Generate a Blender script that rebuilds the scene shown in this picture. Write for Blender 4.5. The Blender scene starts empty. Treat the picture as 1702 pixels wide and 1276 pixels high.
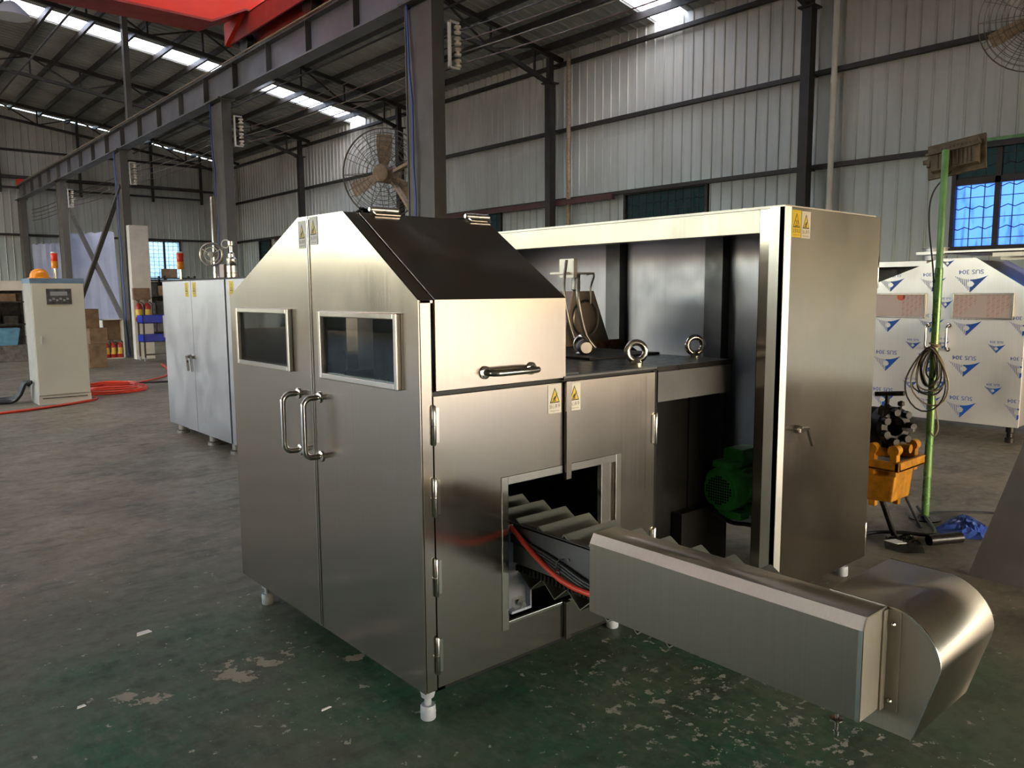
import bpy, math, random
from mathutils import Vector, Matrix
random.seed(7)
sc = bpy.context.scene
col = sc.collection
PI = math.pi

# ------------------------------------------------------------------ camera
CAM_F = 1306.57; PITCH = .117145; ROLL = -.0062792; YAW = .7130
def _w(v):
    return Vector((v[0]*math.cos(YAW)+v[1]*math.sin(YAW), -v[0]*math.sin(YAW)+v[1]*math.cos(YAW), v[2]))
cp, sp, cr, sr = math.cos(PITCH), math.sin(PITCH), math.cos(ROLL), math.sin(ROLL)
_r0, _u0 = Vector((1, 0, 0)), Vector((0, sp, cp))
RT, UP, FW = _w(cr*_r0+sr*_u0), _w(-sr*_r0+cr*_u0), _w(Vector((0, cp, -sp)))
cam = bpy.data.cameras.new('camera'); cam.lens = 36*CAM_F/1702; cam.sensor_width = 36; cam.clip_end = 300
co = bpy.data.objects.new('camera', cam); col.objects.link(co)
co.matrix_world = Matrix(((RT.x, UP.x, -FW.x, 0), (RT.y, UP.y, -FW.y, 0), (RT.z, UP.z, -FW.z, 1.6), (0, 0, 0, 1)))
sc.camera = co

# ------------------------------------------------------------------ sky, sun, exposure
world = bpy.data.worlds.new('world'); sc.world = world; world.use_nodes = True
wn = world.node_tree; wn.nodes.clear()
wo = wn.nodes.new('ShaderNodeOutputWorld'); wb = wn.nodes.new('ShaderNodeBackground')
tint = wn.nodes.new('ShaderNodeMix'); tint.data_type = 'RGBA'; tint.blend_type = 'MULTIPLY'; tint.inputs[0].default_value = 1; tint.inputs[7].default_value = (1.04, .98, .92, 1)
sky = wn.nodes.new('ShaderNodeTexSky'); sky.sky_type = 'NISHITA'; sky.sun_disc = False
sky.sun_elevation = math.radians(42); sky.sun_rotation = math.radians(200); sky.air_density = 1.2; sky.dust_density = 3.0
wb.inputs['Strength'].default_value = 1.0
wn.links.new(sky.outputs[0], tint.inputs[6]); wn.links.new(tint.outputs[2], wb.inputs[0]); wn.links.new(wb.outputs[0], wo.inputs[0])
sl = bpy.data.lights.new('sun', 'SUN'); sl.energy = 4.2; sl.angle = math.radians(1.2); sl.color = (1, .9, .76)
so = bpy.data.objects.new('sun', sl); col.objects.link(so)
so.rotation_euler = Vector((-.25, -.72, .80)).to_track_quat('Z', 'Y').to_euler()
def portal(name, loc, rot, sx, sy):
    l = bpy.data.lights.new(name, 'AREA'); l.shape = 'RECTANGLE'; l.size = sx; l.size_y = sy
    l.cycles.is_portal = True
    o = bpy.data.objects.new(name, l); col.objects.link(o); o.location = loc; o.rotation_euler = rot
portal('portal_near_gate', (6, -8.2, 1.4), (-PI/2, 0, 0), 11, 2.8)
portal('portal_left_bay', (-14.2, 15.75, 2.85), (0, -PI/2, 0), 3.9, 6.5)
portal('portal_left_door', (-14.2, 8, 2.1), (0, -PI/2, 0), 4.2, 9)
portal('portal_left_clerestory', (-14.2, 28.25, 4.55), (0, -PI/2, 0), 3.1, 12.6)
sc.view_settings.view_transform = 'Standard'; sc.view_settings.look = 'None'
sc.view_settings.gamma = 1.0; sc.view_settings.use_curve_mapping = False
sc.view_settings.exposure = 1.52
sc.cycles.max_bounces = 10; sc.cycles.diffuse_bounces = 5; sc.cycles.glossy_bounces = 6
sc.cycles.transparent_max_bounces = 12; sc.cycles.caustics_reflective = False; sc.cycles.caustics_refractive = False
sc.cycles.sample_clamp_indirect = 6

# ------------------------------------------------------------------ mesh building
class MB:
    def __init__(s): s.v = []; s.f = []; s.m = []; s.mi = 0
    def add(s, vs, fs):
        n = len(s.v); s.v += [tuple(v) for v in vs]
        for f in fs: s.f.append(tuple(i+n for i in f)); s.m.append(s.mi)
        return s
    def box(s, x0, x1, y0, y1, z0, z1):
        vs = [(x, y, z) for z in (z0, z1) for y in (y0, y1) for x in (x0, x1)]
        return s.add(vs, [(0, 2, 3, 1), (4, 5, 7, 6), (0, 1, 5, 4), (2, 6, 7, 3), (0, 4, 6, 2), (1, 3, 7, 5)])
    def obox(s, c, ax, ay, az, hx, hy, hz):
        c = Vector(c); ax, ay, az = (Vector(a).normalized() for a in (ax, ay, az))
        vs = [c+ax*hx*i+ay*hy*j+az*hz*k for k in (-1, 1) for j in (-1, 1) for i in (-1, 1)]
        return s.add(vs, [(0, 2, 3, 1), (4, 5, 7, 6), (0, 1, 5, 4), (2, 6, 7, 3), (0, 4, 6, 2), (1, 3, 7, 5)])
    def bar(s, a, b, w, h=None, up=(0, 0, 1)):
        a, b = Vector(a), Vector(b); d = (b-a); L = d.length; d.normalize(); h = h or w
        u = Vector(up)
        if abs(d.dot(u)) > .98: u = Vector((0, 1, 0)) if abs(d.y) < .9 else Vector((1, 0, 0))
        r = d.cross(u).normalized(); u = r.cross(d)
        return s.obox((a+b)/2, d, r, u, L/2, w/2, h/2)
    def prism(s, poly, axis, a0, a1):
        """poly: 2-D outline; axis 'x': (y,z), 'y': (x,z), 'z': (x,y)"""
        def P(p, a): return {'x': (a, p[0], p[1]), 'y': (p[0], a, p[1]), 'z': (p[0], p[1], a)}[axis]
        n = len(poly); vs = [P(p, a0) for p in poly]+[P(p, a1) for p in poly]
        fs = [tuple(range(n))[::-1], tuple(range(n, 2*n))]+[(i, (i+1) % n, n+(i+1) % n, n+i) for i in range(n)]
        return s.add(vs, fs)
    def tube(s, path, r, n=10, caps=True, closed=False):
        P = [Vector(p) for p in path]; m = len(P); vs = []; prev = None
        for i, p in enumerate(P):
            if closed: d = P[(i+1) % m]-P[i-1]
            else: d = P[min(i+1, m-1)]-P[max(i-1, 0)]
            d.normalize()
            if prev is None:
                u = Vector((0, 0, 1)) if abs(d.z) < .9 else Vector((1, 0, 0))
            else: u = prev
            a = (u-d*u.dot(d)).normalized(); b = d.cross(a); prev = a
            rr = r[i] if isinstance(r, (list, tuple)) else r
            vs += [p+(a*math.cos(t*2*PI/n)+b*math.sin(t*2*PI/n))*rr for t in range(n)]
        fs = []
        for i in range(m if closed else m-1):
            j = (i+1) % m
            for t in range(n): fs.append((i*n+t, i*n+(t+1) % n, j*n+(t+1) % n, j*n+t))
        if caps and not closed: fs += [tuple(range(n))[::-1], tuple(range((m-1)*n, m*n))]
        return s.add(vs, fs)
    def lathe(s, prof, c, axis=(0, 0, 1), n=24):
        """prof: (radius, height along the axis)"""
        ax = Vector(axis).normalized(); u = Vector((1, 0, 0)) if abs(ax.x) < .9 else Vector((0, 1, 0))
        a = (u-ax*u.dot(ax)).normalized(); b = ax.cross(a); c = Vector(c); vs = []
        for r, h in prof: vs += [c+ax*h+(a*math.cos(t*2*PI/n)+b*math.sin(t*2*PI/n))*max(r, 1e-4) for t in range(n)]
        fs = []
        for i in range(len(prof)-1):
            for t in range(n): fs.append((i*n+t, i*n+(t+1) % n, (i+1)*n+(t+1) % n, (i+1)*n+t))
        fs += [tuple(range(n))[::-1], tuple(range((len(prof)-1)*n, len(prof)*n))]
        return s.add(vs, fs)
    def torus(s, c, axis, R, r, n=32, k=10):
        ax = Vector(axis).normalized(); u = Vector((0, 0, 1)) if abs(ax.z) < .9 else Vector((1, 0, 0))
        a = (u-ax*u.dot(ax)).normalized(); b = ax.cross(a); c = Vector(c)
        return s.tube([c+(a*math.cos(t*2*PI/n)+b*math.sin(t*2*PI/n))*R for t in range(n)], r, k, closed=True)
    def plate(s, poly, axis, a, holes=(), t=.002):
        """thick plate in the plane axis=a from an outline with one rectangular hole each (u0,u1,v0,v1)"""
        return s.prism(poly, axis, a, a+t)
    def build(s, name, mat, parent=None, loc=None, smooth=False, bevel=0, **props):
        me = bpy.data.meshes.new(name)
        o = bpy.data.objects.new(name, me); col.objects.link(o)
        L = Vector((0, 0, 0))
        if parent is not None: o.parent = parent; L = WORLD[parent.name]
        elif loc is not None: L = Vector(loc); o.location = L
        WORLD[o.name] = L.copy()
        me.from_pydata([tuple(Vector(v)-L) for v in s.v], [], s.f)
        ms = mat if isinstance(mat, (list, tuple)) else [mat]
        for m in ms: me.materials.append(m)
        if len(ms) > 1:
            for p, i in zip(me.polygons, s.m): p.material_index = i
        import bmesh
        bm = bmesh.new(); bm.from_mesh(me); bmesh.ops.recalc_face_normals(bm, faces=bm.faces); bm.to_mesh(me); bm.free()
        if smooth:
            for p in me.polygons: p.use_smooth = True
            try:
                me.set_sharp_from_angle(angle=math.radians(38))
            except Exception: pass
        if bevel:
            b = o.modifiers.new('bevel', 'BEVEL'); b.width = bevel; b.segments = 2; b.limit_method = 'ANGLE'; b.angle_limit = math.radians(35)
        for k, v in props.items(): o[k] = v
        return o
WORLD = {}
def thing(name, loc, label, cat, group=None):
    o = bpy.data.objects.new(name, None); col.objects.link(o); o.location = loc; o.empty_display_size = .1
    WORLD[o.name] = Vector(loc); o['label'] = label; o['category'] = cat
    if group: o['group'] = group
    return o
def tag(o, label, cat, group=None, kind=None):
    o['label'] = label; o['category'] = cat
    if group: o['group'] = group
    if kind: o['kind'] = kind
    return o
def struct(o, label=None):
    o['kind'] = 'structure'
    if label: o['label'] = label
    return o
def copy_tree(o, parent=None):
    c = o.copy(); col.objects.link(c)
    if parent is not None: c.parent = parent
    for ch in [x for x in o.children]: copy_tree(ch, c)
    return c

# ------------------------------------------------------------------ materials
def nm(name):
    m = bpy.data.materials.new(name); m.use_nodes = True
    nt = m.node_tree; b = nt.nodes['Principled BSDF']
    return m, nt, b
def N(nt, t, **k):
    n = nt.nodes.new(t)
    for a, v in k.items():
        if a in n.inputs.keys() if hasattr(n.inputs, 'keys') else False: n.inputs[a].default_value = v
        else: setattr(n, a, v)
    return n
def coords(nt, scale=(1, 1, 1)):
    g = nt.nodes.new('ShaderNodeNewGeometry'); mp = nt.nodes.new('ShaderNodeMapping')
    mp.inputs['Scale'].default_value = scale
    nt.links.new(g.outputs['Position'], mp.inputs['Vector']); return mp.outputs[0]
def noise(nt, vec, sc_, det=4, rough=.55):
    n = nt.nodes.new('ShaderNodeTexNoise'); n.inputs['Scale'].default_value = sc_
    n.inputs['Detail'].default_value = det; n.inputs['Roughness'].default_value = rough
    nt.links.new(vec, n.inputs['Vector']); return n.outputs['Fac']
def ramp(nt, fac, stops):
    r = nt.nodes.new('ShaderNodeValToRGB'); e = r.color_ramp.elements
    while len(e) < len(stops): e.new(.5)
    for i, (p, c) in enumerate(stops):
        e[i].position = p; e[i].color = (c, c, c, 1) if isinstance(c, (int, float)) else (*c, 1)
    nt.links.new(fac, r.inputs['Fac']); return r.outputs['Color']
def mixc(nt, fac, a, b):
    m = nt.nodes.new('ShaderNodeMix'); m.data_type = 'RGBA'
    for i, v in ((6, a), (7, b)):
        if isinstance(v, tuple): m.inputs[i].default_value = (*v, 1)
        else: nt.links.new(v, m.inputs[i])
    if isinstance(fac, (int, float)): m.inputs[0].default_value = fac
    else: nt.links.new(fac, m.inputs[0])
    return m.outputs[2]
def math_(nt, op, a, b=None, clamp=False):
    m = nt.nodes.new('ShaderNodeMath'); m.operation = op; m.use_clamp = clamp
    for i, v in ((0, a), (1, b)):
        if v is None: continue
        if isinstance(v, (int, float)): m.inputs[i].default_value = v
        else: nt.links.new(v, m.inputs[i])
    return m.outputs[0]
def bump(nt, b, h, strength=.2, dist=.01):
    bp = nt.nodes.new('ShaderNodeBump'); bp.inputs['Strength'].default_value = strength; bp.inputs['Distance'].default_value = dist
    nt.links.new(h, bp.inputs['Height']); nt.links.new(bp.outputs[0], b.inputs['Normal'])
def paint(name, c, rough=.5, metal=0, var=.25, scale=6, dirt=None, bumpk=0, coat=0):
    m, nt, b = nm(name); v = coords(nt); f = noise(nt, v, scale, 5)
    d = dirt or tuple(x*(1-var*1.6) for x in c)
    k = ramp(nt, f, [(.35, 0), (.75, 1)])
    nt.links.new(mixc(nt, math_(nt, 'MULTIPLY', k, .8 if dirt else 1.0), c, d), b.inputs['Base Color'])
    b.inputs['Roughness'].default_value = rough; b.inputs['Metallic'].default_value = metal
    nt.links.new(ramp(nt, noise(nt, v, scale*2.3), [(.2, max(.05, rough-.12)), (.8, min(1, rough+.12))]), b.inputs['Roughness'])
    if bumpk: bump(nt, b, f, bumpk, .004)
    return m
def steel(name, c=(.43, .385, .33), rough=.19, streak='z', var=.06, smear=.10, bumpk=.03):
    m, nt, b = nm(name)
    s = {'z': (173, 163, .5), 'x': (.5, 171, 167), 'y': (169, .5, 173)}[streak]
    st = noise(nt, coords(nt, s), 1, 1, .4)
    v = coords(nt); bl = noise(nt, v, 1.1, 1); sm = noise(nt, v, 2.2, 4, .6)
    cc = mixc(nt, ramp(nt, bl, [(.3, 0), (.7, 1)]), c, tuple(x*(1-var) for x in c))
    cc = mixc(nt, math_(nt, 'MULTIPLY', ramp(nt, st, [(.4, 0), (.62, 1)]), .08), cc, tuple(x*.6 for x in c))
    nt.links.new(cc, b.inputs['Base Color']); b.inputs['Metallic'].default_value = 1
    r = math_(nt, 'ADD', math_(nt, 'MULTIPLY', ramp(nt, sm, [(.3, 0), (.8, 1)]), smear), math_(nt, 'MULTIPLY', st, .08))
    nt.links.new(math_(nt, 'ADD', r, rough-.06), b.inputs['Roughness'])
    b.inputs['Anisotropic'].default_value = .8
    tg = nt.nodes.new('ShaderNodeTangent'); tg.direction_type = 'RADIAL'; tg.axis = {'z': 'Z', 'x': 'X', 'y': 'Y'}[streak]
    nt.links.new(tg.outputs[0], b.inputs['Tangent'])
    bump(nt, b, noise(nt, v, 1.5, 1), bumpk*2, .02)
    return m
def flat(name, c, rough=.5, metal=0, emit=None, es=1):
    m, nt, b = nm(name); v = coords(nt); f = noise(nt, v, 14, 3)
    nt.links.new(mixc(nt, math_(nt, 'MULTIPLY', f, .3), c, tuple(x*.75 for x in c)), b.inputs['Base Color'])
    b.inputs['Roughness'].default_value = rough; b.inputs['Metallic'].default_value = metal
    if emit: b.inputs['Emission Color'].default_value = (*emit, 1); b.inputs['Emission Strength'].default_value = es
    return m
M = {}
M['steel'] = steel('brushed_steel')
M['steel_y'] = steel('brushed_steel_lengthwise', (.50, .445, .37), streak='z', rough=.36)
M['steel_bright'] = steel('polished_steel', (.72, .68, .61), .18, smear=.1, bumpk=.02)
M['steel_beam'] = steel('beam_steel', (.34, .31, .27), .30)
m = steel('scuffed_steel', (.44, .40, .33), .42, var=.25, smear=.2); m.node_tree.nodes['Principled BSDF'].inputs['Metallic'].default_value = .55; M['scuffed'] = m
M['steel_dark'] = steel('dull_steel', (.40, .38, .35), .36)
M['steel_cool'] = steel('cool_steel', (.42, .42, .46), .34, smear=.25)
M['chrome'] = steel('chrome', (.78, .74, .68), .12, smear=0, bumpk=0)
M['cabinet_grey'] = paint('grey_apron_paint', (.17, .17, .175), .38, .35, .15)
M['black_panel'] = paint('oily_panel_and_gap_shade', (.014, .013, .012), .38, .3, .3, 5)
M['black'] = paint('black_rubber', (.012, .012, .012), .5)
M['dark_plate'] = paint('dark_oily_plate', (.045, .042, .038), .35, .6, .4, 9)
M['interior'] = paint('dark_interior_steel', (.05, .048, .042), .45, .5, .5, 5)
M['flight'] = paint('dull_flight_steel', (.30, .30, .255), .42, .45, .12, 3)
M['rust_mesh'] = paint('rusty_mesh', (.22, .12, .075), .6, .4, .5, 30)
M['green_motor'] = paint('green_motor_paint', (.16, .82, .17), .38, 0, .25, 12)
M['green_pole'] = paint('green_pole_paint', (.17, .42, .16), .42, 0, .5, 6, dirt=(.06, .13, .045))
M['yellow'] = paint('yellow_oily_paint', (.66, .27, .012), .42, 0, .4, 16, dirt=(.16, .07, .01))
M['oily_black'] = paint('oily_black_iron', (.028, .022, .017), .34, .5, .5, 25)
M['column'] = paint('grey_column_paint', (.095, .092, .085), .5, 0, .2, 2.5)
M['beam'] = paint('blue_grey_beam_paint', (.15, .155, .185), .5, 0, .25, 1.4)
M['girt'] = paint('black_brown_purlin_paint', (.022, .019, .018), .55, 0, .4, 4)
M['red_crane'] = paint('red_crane_paint', (.78, .045, .02), .42, 0, .15, 1.2)
M['red_dark_and_shade'] = paint('dark_and_shaded_red_paint', (.33, .03, .024), .5, 0, .25, 2)  # shade of the down-facing girder flange put into the colour; also dark red carriage
M['maroon'] = paint('maroon_pipe_paint', (.075, .022, .022), .5)
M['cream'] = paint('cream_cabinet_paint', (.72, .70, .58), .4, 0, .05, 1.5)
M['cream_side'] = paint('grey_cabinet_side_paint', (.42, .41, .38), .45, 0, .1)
M['blue_trim'] = paint('blue_trim_paint', (.16, .27, .42), .45)
M['blue'] = paint('blue_plastic', (.015, .05, .62), .4, 0, .3, 12)
M['blue_tarp'] = paint('blue_tarp_cloth', (.02, .06, .30), .6, 0, .5, 9, bumpk=.6)
M['blue_dark'] = paint('dark_blue_enamel', (.02, .03, .07), .3)
M['blue_cable'] = flat('blue_cable', (.05, .11, .45), .4)
M['red_hose'] = flat('red_hose', (.85, .07, .035), .32)
M['fan'] = paint('dusty_fan_paint', (.36, .27, .18), .65, 0, .35, 20)
M['wire'] = paint('fan_wire', (.16, .14, .11), .5, .5)
M['lamp_dirty'] = paint('dirty_lamp_housing', (.17, .135, .09), .6, .2, .4, 15)
M['white'] = paint('white_paint', (.74, .73, .69), .55, 0, .12, 4)
M['porcelain'] = flat('porcelain', (.80, .74, .62), .25)
M['sheet_blue'] = paint('pale_blue_film_sheet', (.50, .56, .72), .38, 0, .25, 1.6, dirt=(.33, .40, .62))
M['cardboard'] = paint('cardboard', (.24, .16, .10), .8, 0, .3, 7)
M['clutter'] = paint('grimy_metal_clutter', (.055, .052, .048), .6, .2, .6, 9)
M['clutter2'] = paint('grey_metal_clutter', (.15, .145, .14), .6, .2, .5, 9)
M['nylon'] = flat('grey_nylon_foot', (.36, .38, .40), .4)
M['ext_red'] = flat('extinguisher_red', (.35, .02, .015), .3)
M['ext_label'] = flat('extinguisher_label', (.75, .50, .08), .4)
M['tower_red'] = flat('tower_red_lens', (.85, .04, .015), .25)
M['tower_amber'] = flat('tower_amber_lens', (.95, .33, .02), .25)
M['sticker_white'] = flat('sticker_white', (.86, .83, .77), .4)
M['sticker_yellow'] = flat('sticker_yellow', (.90, .66, .05), .4)
M['sticker_black'] = flat('sticker_print', (.05, .045, .03), .5)
M['film'] = steel('film_covered_steel', (.72, .73, .75), .38, var=.05, smear=.2)
M['print_blue'] = flat('film_print_blue', (.006, .085, .47), .4)
M['print_pale'] = flat('film_print_pale', (.20, .24, .42), .4)
M['pink_paper'] = flat('acrylic_cover_paper', (.66, .55, .52), .5)
M['pink_print'] = flat('acrylic_cover_print', (.60, .33, .28), .5)
M['red_dot'] = flat('acrylic_cover_dot', (.82, .16, .09), .5)
M['cable_brown'] = flat('dusty_cable', (.26, .20, .13), .5)
M['roof'] = paint('grey_roof_sheet', (.34, .35, .33), .6, 0, .3, .5)
M['hbl'] = flat('high_bay_shade', (.55, .58, .66), .35)
M['pink_plate'] = paint('scuffed_leaning_plate', (.17, .15, .145), .45, .4, .2, 3)

# glass
def glassy(name, c, rough, trans, alpha=1.0):
    m, nt, b = nm(name)
    f = noise(nt, coords(nt), 9, 3)
    nt.links.new(mixc(nt, math_(nt, 'MULTIPLY', f, .25), c, tuple(x*.8 for x in c)), b.inputs['Base Color'])
    b.inputs['Roughness'].default_value = rough; b.inputs['Transmission Weight'].default_value = trans; b.inputs['IOR'].default_value = 1.45
    return m
def thin_pane(name, tint, gl=.10, rough=.02):
    m, nt, b = nm(name); nt.nodes.remove(b)
    out = nt.nodes['Material Output']
    tr = nt.nodes.new('ShaderNodeBsdfTransparent'); tr.inputs[0].default_value = (*tint, 1)
    g = nt.nodes.new('ShaderNodeBsdfGlossy'); g.inputs['Roughness'].default_value = rough; g.inputs[0].default_value = (.9, .9, .9, 1)
    mx = nt.nodes.new('ShaderNodeMixShader'); lw = nt.nodes.new('ShaderNodeLayerWeight'); lw.inputs[0].default_value = .3
    sm = noise(nt, coords(nt), 3, 3)
    nt.links.new(math_(nt, 'ADD', math_(nt, 'MULTIPLY', lw.outputs['Fresnel'], .16), math_(nt, 'MULTIPLY', sm, gl)), mx.inputs[0])
    nt.links.new(tr.outputs[0], mx.inputs[1]); nt.links.new(g.outputs[0], mx.inputs[2]); nt.links.new(mx.outputs[0], out.inputs[0])
    return m
M['acrylic'] = thin_pane('clear_acrylic', (.50, .53, .54), .02)
M['dark_glass'] = thin_pane('smoked_display', (.25, .27, .27), .25, .15)
def translucent(name, c, tr=.35):
    m, nt, b = nm(name); nt.nodes.remove(b); out = nt.nodes['Material Output']
    a = nt.nodes.new('ShaderNodeBsdfTranslucent'); t = nt.nodes.new('ShaderNodeBsdfTransparent')
    mx = nt.nodes.new('ShaderNodeMixShader'); mx.inputs[0].default_value = tr
    st = noise(nt, coords(nt, (.4, 6, 1)), 2.2, 4)
    nt.links.new(mixc(nt, ramp(nt, st, [(.55, 0), (.7, .5)]), c, tuple(x*.5 for x in c)), a.inputs[0])
    nt.links.new(mixc(nt, ramp(nt, st, [(.5, 0), (.7, .7)]), c, tuple(x*.35 for x in c)), t.inputs[0])
    nt.links.new(a.outputs[0], mx.inputs[1]); nt.links.new(t.outputs[0], mx.inputs[2]); nt.links.new(mx.outputs[0], out.inputs[0])
    return m
M['skylight'] = translucent('translucent_roof_sheet', (.93, .95, 1.0), .06)
M['frosted'] = translucent('frosted_window_glass', (.22, .36, .70), .3)
M['frosted_far'] = translucent('pale_frosted_glass', (.45, .55, .62), .35)
M['dim_glass'] = translucent('grimy_dark_glass', (.05, .065, .062), .3)

# corrugated wall sheets: colour differs from sheet to sheet
def wall_mat(name, lo, hi, axis):
    m, nt, b = nm(name)
    g = nt.nodes.new('ShaderNodeNewGeometry'); sx = nt.nodes.new('ShaderNodeSeparateXYZ')
    nt.links.new(g.outputs['Position'], sx.inputs[0])
    u = sx.outputs[axis]
    cell = math_(nt, 'FLOOR', math_(nt, 'MULTIPLY', u, 1/.75)); wn_ = nt.nodes.new('ShaderNodeTexWhiteNoise'); wn_.noise_dimensions = '1D'
    row = math_(nt, 'FLOOR', math_(nt, 'MULTIPLY', sx.outputs[2], 1/1.7))
    nt.links.new(math_(nt, 'ADD', cell, math_(nt, 'MULTIPLY', row, 37.3)), wn_.inputs['W'])
    f1 = math_(nt, 'MULTIPLY', wn_.outputs['Value'], .3)
    v = coords(nt, (1, 1, .35)); f2 = noise(nt, v, 1.1, 5)
    streak = noise(nt, coords(nt, (14, 14, .5)), 1, 4)
    zz = ramp(nt, math_(nt, 'MULTIPLY', sx.outputs[2], .13), [(.44, 0), (.78, 1)])
    c = mixc(nt, zz, lo, hi)
    c = mixc(nt, f1, c, tuple(x*.72 for x in lo))
    c = mixc(nt, math_(nt, 'MULTIPLY', ramp(nt, f2, [(.45, 0), (.8, 1)]), .5), c, (.27, .25, .21))
    c = mixc(nt, math_(nt, 'MULTIPLY', ramp(nt, streak, [(.5, 0), (.75, 1)]), .35), c, tuple(x*.6 for x in lo))
    # seams between the ribs
    fr = math_(nt, 'FRACT', math_(nt, 'MULTIPLY', u, 4.0))
    ln = ramp(nt, fr, [(.0, 0), (.10, .0), (.13, 1), (.16, 0)])
    c = mixc(nt, math_(nt, 'MULTIPLY', ln, .55), c, (.05, .05, .045))
    nt.links.new(c, b.inputs['Base Color']); b.inputs['Roughness'].default_value = .5; b.inputs['Metallic'].default_value = .1
    return m
M['wall_r'] = wall_mat('right_wall_sheet', (.47, .55, .56), (.60, .59, .53), 1)
M['wall_f'] = wall_mat('far_wall_sheet', (.42, .50, .51), (.56, .56, .53), 0)

# painted workshop floor
def floor_mat():
    m, nt, b = nm('worn_green_floor_paint')
    g = nt.nodes.new('ShaderNodeNewGeometry'); sx = nt.nodes.new('ShaderNodeSeparateXYZ'); nt.links.new(g.outputs['Position'], sx.inputs[0])
    v = coords(nt)
    big = noise(nt, v, .55, 5); mid = noise(nt, v, 2.3, 6, .6); fine = noise(nt, v, 11, 6, .65); grit = noise(nt, v, 55, 4, .7)
    green = mixc(nt, ramp(nt, mid, [(.35, 0), (.7, 1)]), (.018, .095, .042), (.055, .085, .050))
    green = mixc(nt, ramp(nt, fine, [(.5, 0), (.75, .8)]), green, (.018, .034, .025))
    tan = mixc(nt, ramp(nt, mid, [(.3, 0), (.75, 1)]), (.235, .18, .115), (.34, .285, .21))
    tan = mixc(nt, ramp(nt, big, [(.4, 0), (.65, .6)]), tan, (.13, .14, .10))
    # the green coat is worn off away from the machine bay
    def dist(cx, cy, kx=1, ky=1):
        dx = math_(nt, 'MULTIPLY', math_(nt, 'SUBTRACT', sx.outputs[0], cx), kx); dy = math_(nt, 'MULTIPLY', math_(nt, 'SUBTRACT', sx.outputs[1], cy), ky)
        return math_(nt, 'SQRT', math_(nt, 'ADD', math_(nt, 'MULTIPLY', dx, dx), math_(nt, 'MULTIPLY', dy, dy)))
    d = dist(1.3, 1.6, .75, .6)
    w = math_(nt, 'ADD', math_(nt, 'MULTIPLY', d, .28), math_(nt, 'MULTIPLY', math_(nt, 'SUBTRACT', big, .5), .9))
    c = mixc(nt, ramp(nt, w, [(.28, 0), (.62, 1)]), green, tan)
    # dusty brown drift on the green
    c = mixc(nt, math_(nt, 'MULTIPLY', ramp(nt, noise(nt, v, 1.3, 6, .62), [(.42, 0), (.66, 1)]), .7), c, (.115, .098, .068))
    c = mixc(nt, math_(nt, 'MULTIPLY', ramp(nt, noise(nt, coords(nt, (1, .45, 1)), 24, 6, .7), [(.48, 0), (.68, 1)]), .5), c, (.15, .14, .11))
    c = mixc(nt, math_(nt, 'MULTIPLY', ramp(nt, noise(nt, coords(nt, (.5, 1, 1)), 5.5, 7, .72), [(.50, 0), (.66, 1)]), .55), c, (.035, .038, .030))
    # chips down to the pale screed: scattered specks, denser in some zones
    zone = ramp(nt, noise(nt, coords(nt, (1, 1, 1)), 1.15, 4), [(.5, 0), (.66, 1)])
    near = ramp(nt, dist(2.45, 1.55, 1.0, .55), [(.15, 1), (.8, 0)])
    ch = noise(nt, v, 16, 5, .62)
    th = math_(nt, 'ADD', ch, math_(nt, 'MULTIPLY', math_(nt, 'MAXIMUM', math_(nt, 'MULTIPLY', zone, .5), near), .095))
    th = math_(nt, 'ADD', math_(nt, 'MULTIPLY', th, .62), math_(nt, 'ADD', math_(nt, 'MULTIPLY', noise(nt, v, 43, 5, .7), .30), .058))
    chips = ramp(nt, th, [(.628, 0), (.636, 1)])
    c = mixc(nt, chips, c, mixc(nt, grit, (.50, .46, .36), (.20, .19, .16)))
    # larger flaked patches
    patch = None
    for cx, cy, r in PATCHES:
        dd = math_(nt, 'ADD', dist(cx, cy), math_(nt, 'MULTIPLY', math_(nt, 'SUBTRACT', noise(nt, v, 9, 6, .65), .5), .55))
        k = ramp(nt, dd, [(r, 1), (r+.006, 0)])
        patch = k if patch is None else math_(nt, 'MAXIMUM', patch, k)
    c = mixc(nt, patch, c, mixc(nt, fine, (.36, .30, .22), (.27, .24, .18)))
    c = mixc(nt, ramp(nt, grit, [(.62, 0), (.74, .5)]), c, (.02, .022, .02))
    nt.links.new(c, b.inputs['Base Color'])
    r = math_(nt, 'ADD', math_(nt, 'MULTIPLY', ramp(nt, fine, [(.3, 0), (.8, 1)]), .35), .36)
    nt.links.new(math_(nt, 'ADD', r, math_(nt, 'MULTIPLY', chips, .3), clamp=True), b.inputs['Roughness'])
    b.inputs['Specular IOR Level'].default_value = .25
    bump(nt, b, math_(nt, 'ADD', math_(nt, 'MULTIPLY', fine, .6), math_(nt, 'MULTIPLY', chips, -.5)), .35, .006)
    return m
PATCHES = [(1.19, 3.15, .035), (1.117, 3.285, .03), (1.315, 3.18, .035), (1.41, 3.21, .02), (.80, 3.26, .035), (.83, 3.18, .02), (1.25, 3.10, .02), (1.62, 2.95, .012)]
M['floor'] = floor_mat()
m, nt, b = nm('outdoor_concrete'); v = coords(nt)
nt.links.new(mixc(nt, noise(nt, v, .6, 4), (.24, .20, .15), (.20, .17, .135)), b.inputs['Base Color']); b.inputs['Roughness'].default_value = .8
M['yard'] = m

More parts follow.
